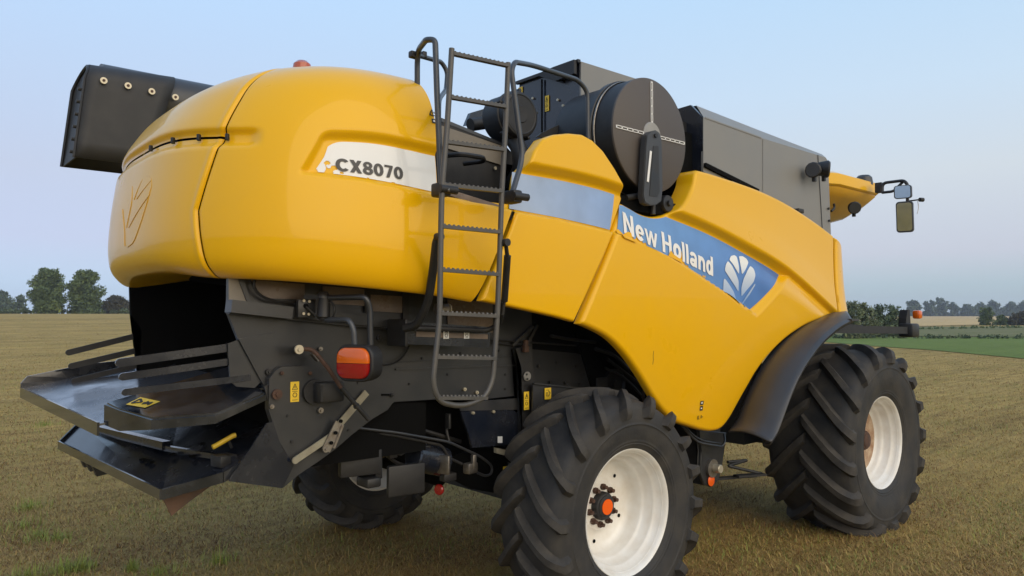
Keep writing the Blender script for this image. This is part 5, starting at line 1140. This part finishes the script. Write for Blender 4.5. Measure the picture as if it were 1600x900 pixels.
# --- grass: short, half-dead blades matted over the near ground
def grass_mesh(n, seed, dmin, dmax, hl, wl, lean, power, tone, spread=1.0, name='grass', patchy=0.0):
    rng = np.random.default_rng(seed)
    u_ = rng.random(n); d = (dmin**(1-power) + u_*(dmax**(1-power)-dmin**(1-power)))**(1/(1-power)) if power != 1 else dmin*(dmax/dmin)**u_
    t = rng.uniform(-.92, .92, n)
    X = CX + d*(HD[0]+RT[0]*t) ; Y = CY + d*(HD[1]+RT[1]*t)
    if patchy:
        f = np.sin(X*1.3+1.7*np.sin(Y*.9))*np.cos(Y*1.1+1.3*np.sin(X*.7)); k = rng.random(n) < sst((f+patchy)/.9); X, Y, d = X[k], Y[k], d[k]; n = len(X)
    Z = terrain(X, Y); a = rng.uniform(0, 2*math.pi, n); h = hl*rng.lognormal(0, .35, n); w = wl*rng.uniform(.6, 1.4, n)*np.maximum(1, d/9)**.8
    le = np.clip(rng.normal(lean, .28, n), .05, 1.45)
    dx, dy = np.cos(a), np.sin(a); px_, py_ = -dy, dx; V = np.zeros((n, 5, 3))
    def at(s_, el):
        rr = h*s_; return X+dx*rr*np.sin(el), Y+dy*rr*np.sin(el), Z+rr*np.cos(el)
    x1, y1, z1 = at(.55, le*.8); x2, y2, z2 = at(1.0, np.minimum(le*1.15, 1.5))
    for i, (xx, yy, zz, ww, sg) in enumerate(((X, Y, Z-.004, w, -1), (X, Y, Z-.004, w, 1), (x1, y1, z1, w*.75, -1), (x1, y1, z1, w*.75, 1), (x2, y2, z2, w*0, 1))):
        V[:, i, 0] = xx+px_*ww*sg*.5; V[:, i, 1] = yy+py_*ww*sg*.5; V[:, i, 2] = zz
    base = (np.arange(n)*5)[:, None]
    loops = np.concatenate([base+np.array([[0, 1, 3]]), base+np.array([[0, 3, 2]]), base+np.array([[2, 3, 4]])], 1).reshape(-1)
    me = bpy.data.meshes.new(name); me.vertices.add(n*5); me.vertices.foreach_set('co', V.reshape(-1)); nf = n*3
    me.loops.add(nf*3); me.loops.foreach_set('vertex_index', loops.astype(np.int32)); me.polygons.add(nf)
    me.polygons.foreach_set('loop_start', np.arange(0, nf*3, 3, dtype=np.int32)); me.update(calc_edges=True)
    at_ = me.attributes.new('tone', 'FLOAT', 'POINT'); tn = np.clip(rng.normal(tone, .27, n), 0, 1); at_.data.foreach_set('value', np.repeat(tn, 5).astype(np.float32))
    return me
def blade_mat(name, stops):
    m = bpy.data.materials.new(name); m.use_nodes = True; N, L = nodes(m); b = N['Principled BSDF']; b.inputs['Roughness'].default_value = .75; b.inputs['Specular IOR Level'].default_value = .2
    at_ = N.new('ShaderNodeAttribute'); at_.attribute_name = 'tone'; r = N.new('ShaderNodeValToRGB'); e = r.color_ramp.elements
    while len(e) < len(stops): e.new(.5)
    for q, (p, c) in zip(e, stops): q.position = p; q.color = (*c, 1)
    g = N.new('ShaderNodeNewGeometry'); n = N.new('ShaderNodeTexNoise'); n.inputs['Scale'].default_value = .7; n.inputs['Detail'].default_value = 4; L.new(g.outputs['Position'], n.inputs['Vector'])
    ma = N.new('ShaderNodeMath'); ma.operation = 'MULTIPLY_ADD'; L.new(n.outputs['Fac'], ma.inputs[0]); ma.inputs[1].default_value = 1.1; ma.inputs[2].default_value = -.55
    ad = N.new('ShaderNodeMath'); ad.operation = 'ADD'; L.new(at_.outputs['Fac'], ad.inputs[0]); L.new(ma.outputs[0], ad.inputs[1])
    mp = N.new('ShaderNodeMapping'); mp.inputs['Rotation'].default_value = (0, 0, R(41-2)); mp.inputs['Scale'].default_value = (.06, .75, 1); L.new(g.outputs['Position'], mp.inputs[0])
    n2 = N.new('ShaderNodeTexNoise'); n2.inputs['Scale'].default_value = 1.0; n2.inputs['Detail'].default_value = 4; L.new(mp.outputs[0], n2.inputs['Vector'])
    m2 = N.new('ShaderNodeMath'); m2.operation = 'MULTIPLY_ADD'; L.new(n2.outputs['Fac'], m2.inputs[0]); m2.inputs[1].default_value = 1.3; m2.inputs[2].default_value = -.65
    a2 = N.new('ShaderNodeMath'); a2.operation = 'ADD'; L.new(ad.outputs[0], a2.inputs[0]); L.new(m2.outputs[0], a2.inputs[1]); L.new(a2.outputs[0], r.inputs[0]); L.new(r.outputs[0], b.inputs['Base Color'])
    return m
M['blade'] = blade_mat('dry_grass_blade', [(0.0, (0.163, 0.081, 0.029)), (.28, (0.318, 0.189, 0.067)), (.55, (0.482, 0.323, 0.116)), (.78, (0.387, 0.285, 0.078)), (1.0, (0.258, 0.231, 0.049))])
M['fresh'] = blade_mat('green_grass_blade', [(0.0, (0.221, 0.212, 0.063)), (.5, (0.212, 0.246, 0.059)), (1.0, (0.255, 0.306, 0.070))])
o = obj('dry_grass', grass_mesh(520000, 3, 3.8, 90, .054, .0055, 1.28, 1.45, .42), M['blade'], smooth=False); tag(o, 'short dry mown grass matted over the field', 'grass', kind='stuff')
o = obj('green_grass', grass_mesh(60000, 5, 3.8, 40, .055, .0052, .9, 1.3, .6, patchy=.15), M['fresh'], smooth=False); tag(o, 'scattered fresh green grass blades regrowing between the dry stubble', 'grass', kind='stuff')
# a few lusher tufts at the near edge
def tufts(spots):
    rng = np.random.default_rng(11); VV = []; 
    me = grass_mesh(len(spots)*150, 9, 4, 5, .085, .005, .55, 1.2, .8)
    co = np.zeros(len(me.vertices)*3); me.vertices.foreach_get('co', co); co = co.reshape(-1, 5, 3); b0 = co[:, 0:2].mean(1); k = np.repeat(np.arange(len(spots)), 150)
    rr = np.abs(rng.normal(0, 1, len(k))); aa = rng.uniform(0, 6.283, len(k)); S = np.array([[q[0], q[1]] for q in spots]); rad = np.array([q[2] for q in spots])
    tx, ty_ = S[k, 0]+rr*rad[k]*np.cos(aa), S[k, 1]+rr*rad[k]*np.sin(aa); co[..., 0] += (tx-b0[:, 0])[:, None]; co[..., 1] += (ty_-b0[:, 1])[:, None]
    me.vertices.foreach_set('co', co.reshape(-1)); me.update(); return me
SP = [(p[0], p[1], r) for p, r in (((-2.578,2.010,0.000), .10), ((-2.512,2.031,0.000), .08), ((-2.439,1.987,0.000), .08), ((-2.151,1.717,0.000), .03), ((-2.007,1.457,0.000), .10), ((-2.819,2.069,0.000), .10), ((-2.607,3.721,0.000), .16), ((-2.558,3.269,0.000), .15), ((-2.442,3.040,0.000), .14), ((-2.459,4.530,0.000), .12), ((-1.537,1.447,0.000), .1), ((-1.088,8.097,0.000), .2), ((-1.271,11.326,0.000), .2))]
o = obj('grass_tufts', tufts(SP), M['fresh'], smooth=False); tag(o, 'lush green grass tufts at the near edge of the field', 'grass', kind='stuff')
# loose straw lying under and behind the machine
me = grass_mesh(26000, 21, 4.0, 16, .085, .0034, 1.42, 1.1, .35)
M['straw'] = blade_mat('loose_straw', [(0.0, (0.144, 0.070, 0.029)), (.4, (0.288, 0.172, 0.072)), (.8, (0.450, 0.320, 0.137)), (1.0, (0.495, 0.353, 0.156))])
o = obj('loose_straw', me, M['straw'], smooth=False); tag(o, 'loose straw litter lying on the mown field', 'straw', kind='stuff')

# ================================================================ TREES, BUSHES, HEDGES
def leaf_mat(name, a, c, d):
    m = bpy.data.materials.new(name); m.use_nodes = True; N, L = nodes(m); b = N['Principled BSDF']; b.inputs['Roughness'].default_value = .7; b.inputs['Specular IOR Level'].default_value = .2
    at_ = N.new('ShaderNodeAttribute'); at_.attribute_name = 'tone'; r = N.new('ShaderNodeValToRGB'); e = r.color_ramp.elements; e.new(.5)
    for q, (p, cc) in zip(e, ((0, a), (.5, c), (1, d))): q.position = p; q.color = (*cc, 1)
    L.new(at_.outputs['Fac'], r.inputs[0]); L.new(r.outputs[0], b.inputs['Base Color']); return m
LEAF = {'green': leaf_mat('leaf_green', (.060, .085, .034), (.10, .14, .055), (.14, .185, .07)), 'dark': leaf_mat('leaf_dark', (.050, .072, .038), (.085, .115, .060), (.12, .155, .078)),
        'willow': leaf_mat('leaf_willow', (.085, .10, .050), (.14, .165, .082), (.19, .215, .11)), 'brown': leaf_mat('leaf_bronze', (.050, .048, .032), (.075, .070, .045), (.10, .095, .055)),
        'lime': leaf_mat('leaf_lime', (.10, .13, .03), (.16, .20, .045), (.22, .26, .06))}
M['bark'] = mat('bark', (.055, .045, .034), .9, var=.6, vscale=3, col2=(.03, .026, .02))
def leaves(name, clumps, per, size, seed, tone=.5, flat=1.0):
    """clumps: (x,y,z,rx,rz) ellipsoids filled with small leaf-clump faces"""
    rng = np.random.default_rng(seed); out_ = []; tn = []
    for (x, y, z, rx, rz) in clumps:
        n = max(int(per*rx*rx*rz**.5), 12); v = rng.normal(0, 1, (n, 3)); v /= np.linalg.norm(v, axis=1)[:, None]; r = rng.random(n)**.45
        p = v*r[:, None]*np.array([rx, rx, rz])*(1+.12*rng.normal(0, 1, (n, 1))) + np.array([x, y, z])
        a = rng.normal(0, 1, (n, 3)); a /= np.linalg.norm(a, axis=1)[:, None]; b_ = np.cross(a, rng.normal(0, 1, (n, 3))); b_ /= np.linalg.norm(b_, axis=1)[:, None]
        s_ = size*rng.lognormal(0, .3, n)[:, None]
        out_.append(np.stack([p-a*s_, p-b_*s_*.45, p+a*s_, p+b_*s_*.45], 1)); tn.append(np.repeat(np.clip(rng.normal(tone, .25, n)+rng.normal(0, .14), 0, 1), 4))
    V = np.concatenate(out_); n = len(V); me = bpy.data.meshes.new(name); me.vertices.add(n*4); me.vertices.foreach_set('co', V.reshape(-1)); me.loops.add(n*4); me.loops.foreach_set('vertex_index', np.arange(n*4, dtype=np.int32))
    me.polygons.add(n); me.polygons.foreach_set('loop_start', np.arange(0, n*4, 4, dtype=np.int32)); me.update(calc_edges=True)
    at_ = me.attributes.new('tone', 'FLOAT', 'POINT'); at_.data.foreach_set('value', np.concatenate(tn).astype(np.float32)); return me
def crown_clumps(w, z0, z1, n, seed, shape='oval'):
    rng = np.random.default_rng(seed); cl = []
    for i in range(n):
        t = (i+.5)/n; z = z0+(z1-z0)*t
        env = {'oval': math.sin(math.pi*min(max(.12+.80*t, 0), 1))**.55, 'round': math.sin(math.pi*(.2+.72*t))**.5, 'bush': (1-t**2.2)**.5+.05, 'upright': math.sin(math.pi*(.15+.8*t))**.4}[shape]
        a = rng.uniform(0, 6.283); rr = w/2*env*rng.uniform(.15, .78); c = w*rng.uniform(.13, .24)*(1.1-.45*t)
        cl.append((rr*math.cos(a), rr*math.sin(a), z+rng.normal(0, .03)*(z1-z0), c, c*rng.uniform(.65, 1.0)))
    return cl
def tree(name, label, cat, x, y, w, h, kind, seed, group=None, z0=.08, n=60, per=60, size=.2, shape='oval', extra=None, trunk=True):
    z = float(terrain(x, y)); root = tag(empty(name, (x, y, z-.05)), label, cat, group); cl = crown_clumps(w, h*z0, h*.95, n, seed, shape)
    rng = random.Random(seed)
    if trunk:
        b = new(); tube(b, [(0, 0, 0), (w*.01, 0, h*.25), (-w*.01, w*.01, h*.5), (0, 0, h*.82)], [h*.028, h*.022, h*.015, h*.004], 8)
        for k, c in enumerate(cl[::5]):
            s_ = Vector((0, 0, max(c[2]-h*.16, h*.12))); tube(b, [s_, (s_+Vector(c[:3]))/2+Vector((0, 0, -h*.02)), Vector(c[:3])], [h*.010, h*.007, h*.003], 5)
        obj('trunk', b, M['bark'], root)
    me = leaves(name, cl, per/(size*size)*.13, size, seed); obj('crown', me, LEAF[kind], root, smooth=False)
    if extra: obj('pale_crown_patch', leaves(name, extra, per/(size*size)*.055, size, seed+1, .6), LEAF['lime'], root, smooth=False)
    return root
def at(px, dep): t = (px-800)/1155; return CX+dep*(HD[0]+RT[0]*t), CY+dep*(HD[1]+RT[1]*t)
def px2m(p, dep): return p/1155*dep
def plant(px, dep, wpx, hpx, **k): x, y = at(px, dep); return dict(x=x, y=y, w=px2m(wpx, dep), h=px2m(hpx, dep))
D1 = 140
q = plant(75, D1, 54, 72); tree('field_tree', 'left tree of the field edge pair with a yellow green patch low on its right', 'tree', **q, kind='green', seed=31, n=110, size=.22, group='pair of trees at the field edge', z0=.05, extra=[(px2m(8, D1)*RT[0], px2m(8, D1)*RT[1]-2.4, px2m(14, D1), .9, .9), (px2m(12, D1)*RT[0]+.5, px2m(12, D1)*RT[1]-2.2, px2m(9, D1), .7, .6)])
q = plant(134, D1+3, 52, 68); tree('field_tree', 'rounder right tree of the pair, next to the machine tail', 'tree', **q, kind='green', seed=47, n=110, size=.22, group='pair of trees at the field edge', z0=.05)
q = plant(4, 260, 34, 38); tree('distant_tree', 'hazy grey green tree at the far left edge of the view', 'tree', **q, kind='dark', seed=5, n=40, size=.5, shape='round')
q = plant(30, 250, 26, 29); tree('distant_tree', 'low rounded hazy tree left of the tree pair', 'tree', **q, kind='dark', seed=6, n=36, size=.5, shape='round')
q = plant(183, 150, 50, 27); tree('bronze_bush', 'low bronze green thicket right of the tree pair beside the machine tail', 'bush', **q, kind='brown', seed=8, n=50, size=.25, shape='bush', z0=.02)
q = plant(215, 156, 40, 24); tree('bronze_bush', 'low dark thicket partly hidden behind the machine tail', 'bush', **q, kind='brown', seed=9, n=40, size=.25, shape='bush', z0=.02)
def hedge(name, label, p0, p1, dep0, dep1, hpx, kind, seed, n=60, size=.2, wv=1.0):
    rng = np.random.default_rng(seed); cl = []; x0, y0 = at((p0+p1)/2, (dep0+dep1)/2)
    for i in range(n):
        t = (i+rng.random())/n; dep = dep0+(dep1-dep0)*t; x, y = at(p0+(p1-p0)*t, dep); h = px2m(hpx, dep)*rng.uniform(.55, 1.1); z = float(terrain(x, y)); c = h*rng.uniform(.45, .7)
        cl.append((x-x0+rng.normal(0, .3), y-y0+rng.normal(0, .3), z+h*.45, max(c, px2m(abs(p1-p0), dep)/n*.9)*wv, h*.55))
    r = tag(empty(name, (x0, y0, 0)), label, 'hedge'); obj('foliage', leaves(name, cl, 60/(size*size)*.12, size, seed), LEAF[kind], r, smooth=False); return r
hedge('field_hedge', 'low dark hedge running along the foot of the left trees', -20, 230, 139, 147, 8, 'dark', 61, 90, .2)
hedge('ditch_hedge', 'scrubby dark hedge between the green meadow and the pale verge on the right', 1250, 1640, 65, 63, 7.5, 'dark', 62, 110, .10)
hedge('verge_hedge', 'narrow upper hedge sloping along the pale verge at right', 1400, 1640, 100, 118, 5.5, 'green', 63, 70, .14)
q = plant(1330, 64, 40, 60); tree('willow_tree', 'grey green willow thicket nearest the machine front', 'tree', **q, kind='willow', seed=71, n=90, size=.10, z0=.02, shape='upright')
q = plant(1352, 66, 40, 55); tree('willow_tree', 'second grey green willow just right of the first', 'tree', **q, kind='willow', seed=72, n=80, size=.10, z0=.02, shape='upright')
for k, (px, w, h, lab) in enumerate(((1374, 34, 52, 'dark green tree in the thicket behind the marker arm'), (1394, 34, 51, 'dark green tree with an upright tip, right of the willows'), (1409, 22, 42, 'small dark tree at the right end of the thicket'))):
    q = plant(px, 69+k, w, h); tree('thicket_tree', lab, 'tree', **q, kind='dark', seed=80+k, n=80, size=.11, z0=.02, shape='upright', group='trees of the roadside thicket')
q = plant(1540, 145, 24, 29); tree('meadow_bush', 'round dark bush standing before the wheat field at right', 'bush', **q, kind='green', seed=90, n=60, size=.2, z0=.02, shape='round')
q = plant(1566, 148, 26, 15); tree('meadow_bush', 'low bush right of the round dark bush', 'bush', **q, kind='green', seed=91, n=40, size=.2, z0=.02, shape='bush')
q = plant(1592, 146, 34, 20); tree('meadow_bush', 'bronze bush at the right edge of the view', 'bush', **q, kind='brown', seed=92, n=40, size=.2, z0=.02, shape='bush')
FAR = [(1428, 26, 22, 'round'), (1452, 24, 24, 'oval'), (1472, 24, 27, 'round'), (1490, 20, 20, 'round'), (1512, 26, 16, 'bush'), (1532, 26, 18, 'bush'), (1552, 28, 21, 'round'), (1578, 30, 20, 'round'), (1602, 30, 21, 'round')]
NM = ['leftmost far hazy tree beyond the wheat field', 'far hazy tree second from the left above the wheat field', 'tallest far hazy tree above the wheat field', 'dark purple green far tree right of the tallest one', 'lowest far trees above the right end of the wheat', 'far low tree above the round dark bush', 'far broad tree above the low bush', 'far broad tree near the right edge', 'far tree cut by the right edge of the view']
for k, (px, w, h, shp) in enumerate(FAR):
    q = plant(px, 560+6*k, w, h+2); tree('far_tree', NM[k], 'tree', **q, kind='dark', seed=100+k, n=34, size=.9, shape=shp, z0=.02, group='far tree line beyond the wheat field')
hedge('far_hedge', 'continuous dark foot of the far tree line beyond the wheat', 1405, 1640, 585, 600, 8, 'dark', 65, 60, .8)

# ================================================================ AIR
b = new(); box(b, (CX, CY, 10.0), (1960, 1960, 22.0)); hz = obj('haze', b, M['void'], smooth=False); tag(hz, kind='stuff')
hm = bpy.data.materials.new('evening_haze'); hm.use_nodes = True; N, L = nodes(hm); N.remove(N['Principled BSDF'])
pv = N.new('ShaderNodeVolumePrincipled'); pv.inputs['Color'].default_value = (.78, .86, 1.0, 1); pv.inputs['Density'].default_value = 0.00038; pv.inputs['Anisotropy'].default_value = 0.0
L.new(pv.outputs[0], N['Material Output'].inputs['Volume']); hz.data.materials.clear(); hz.data.materials.append(hm)
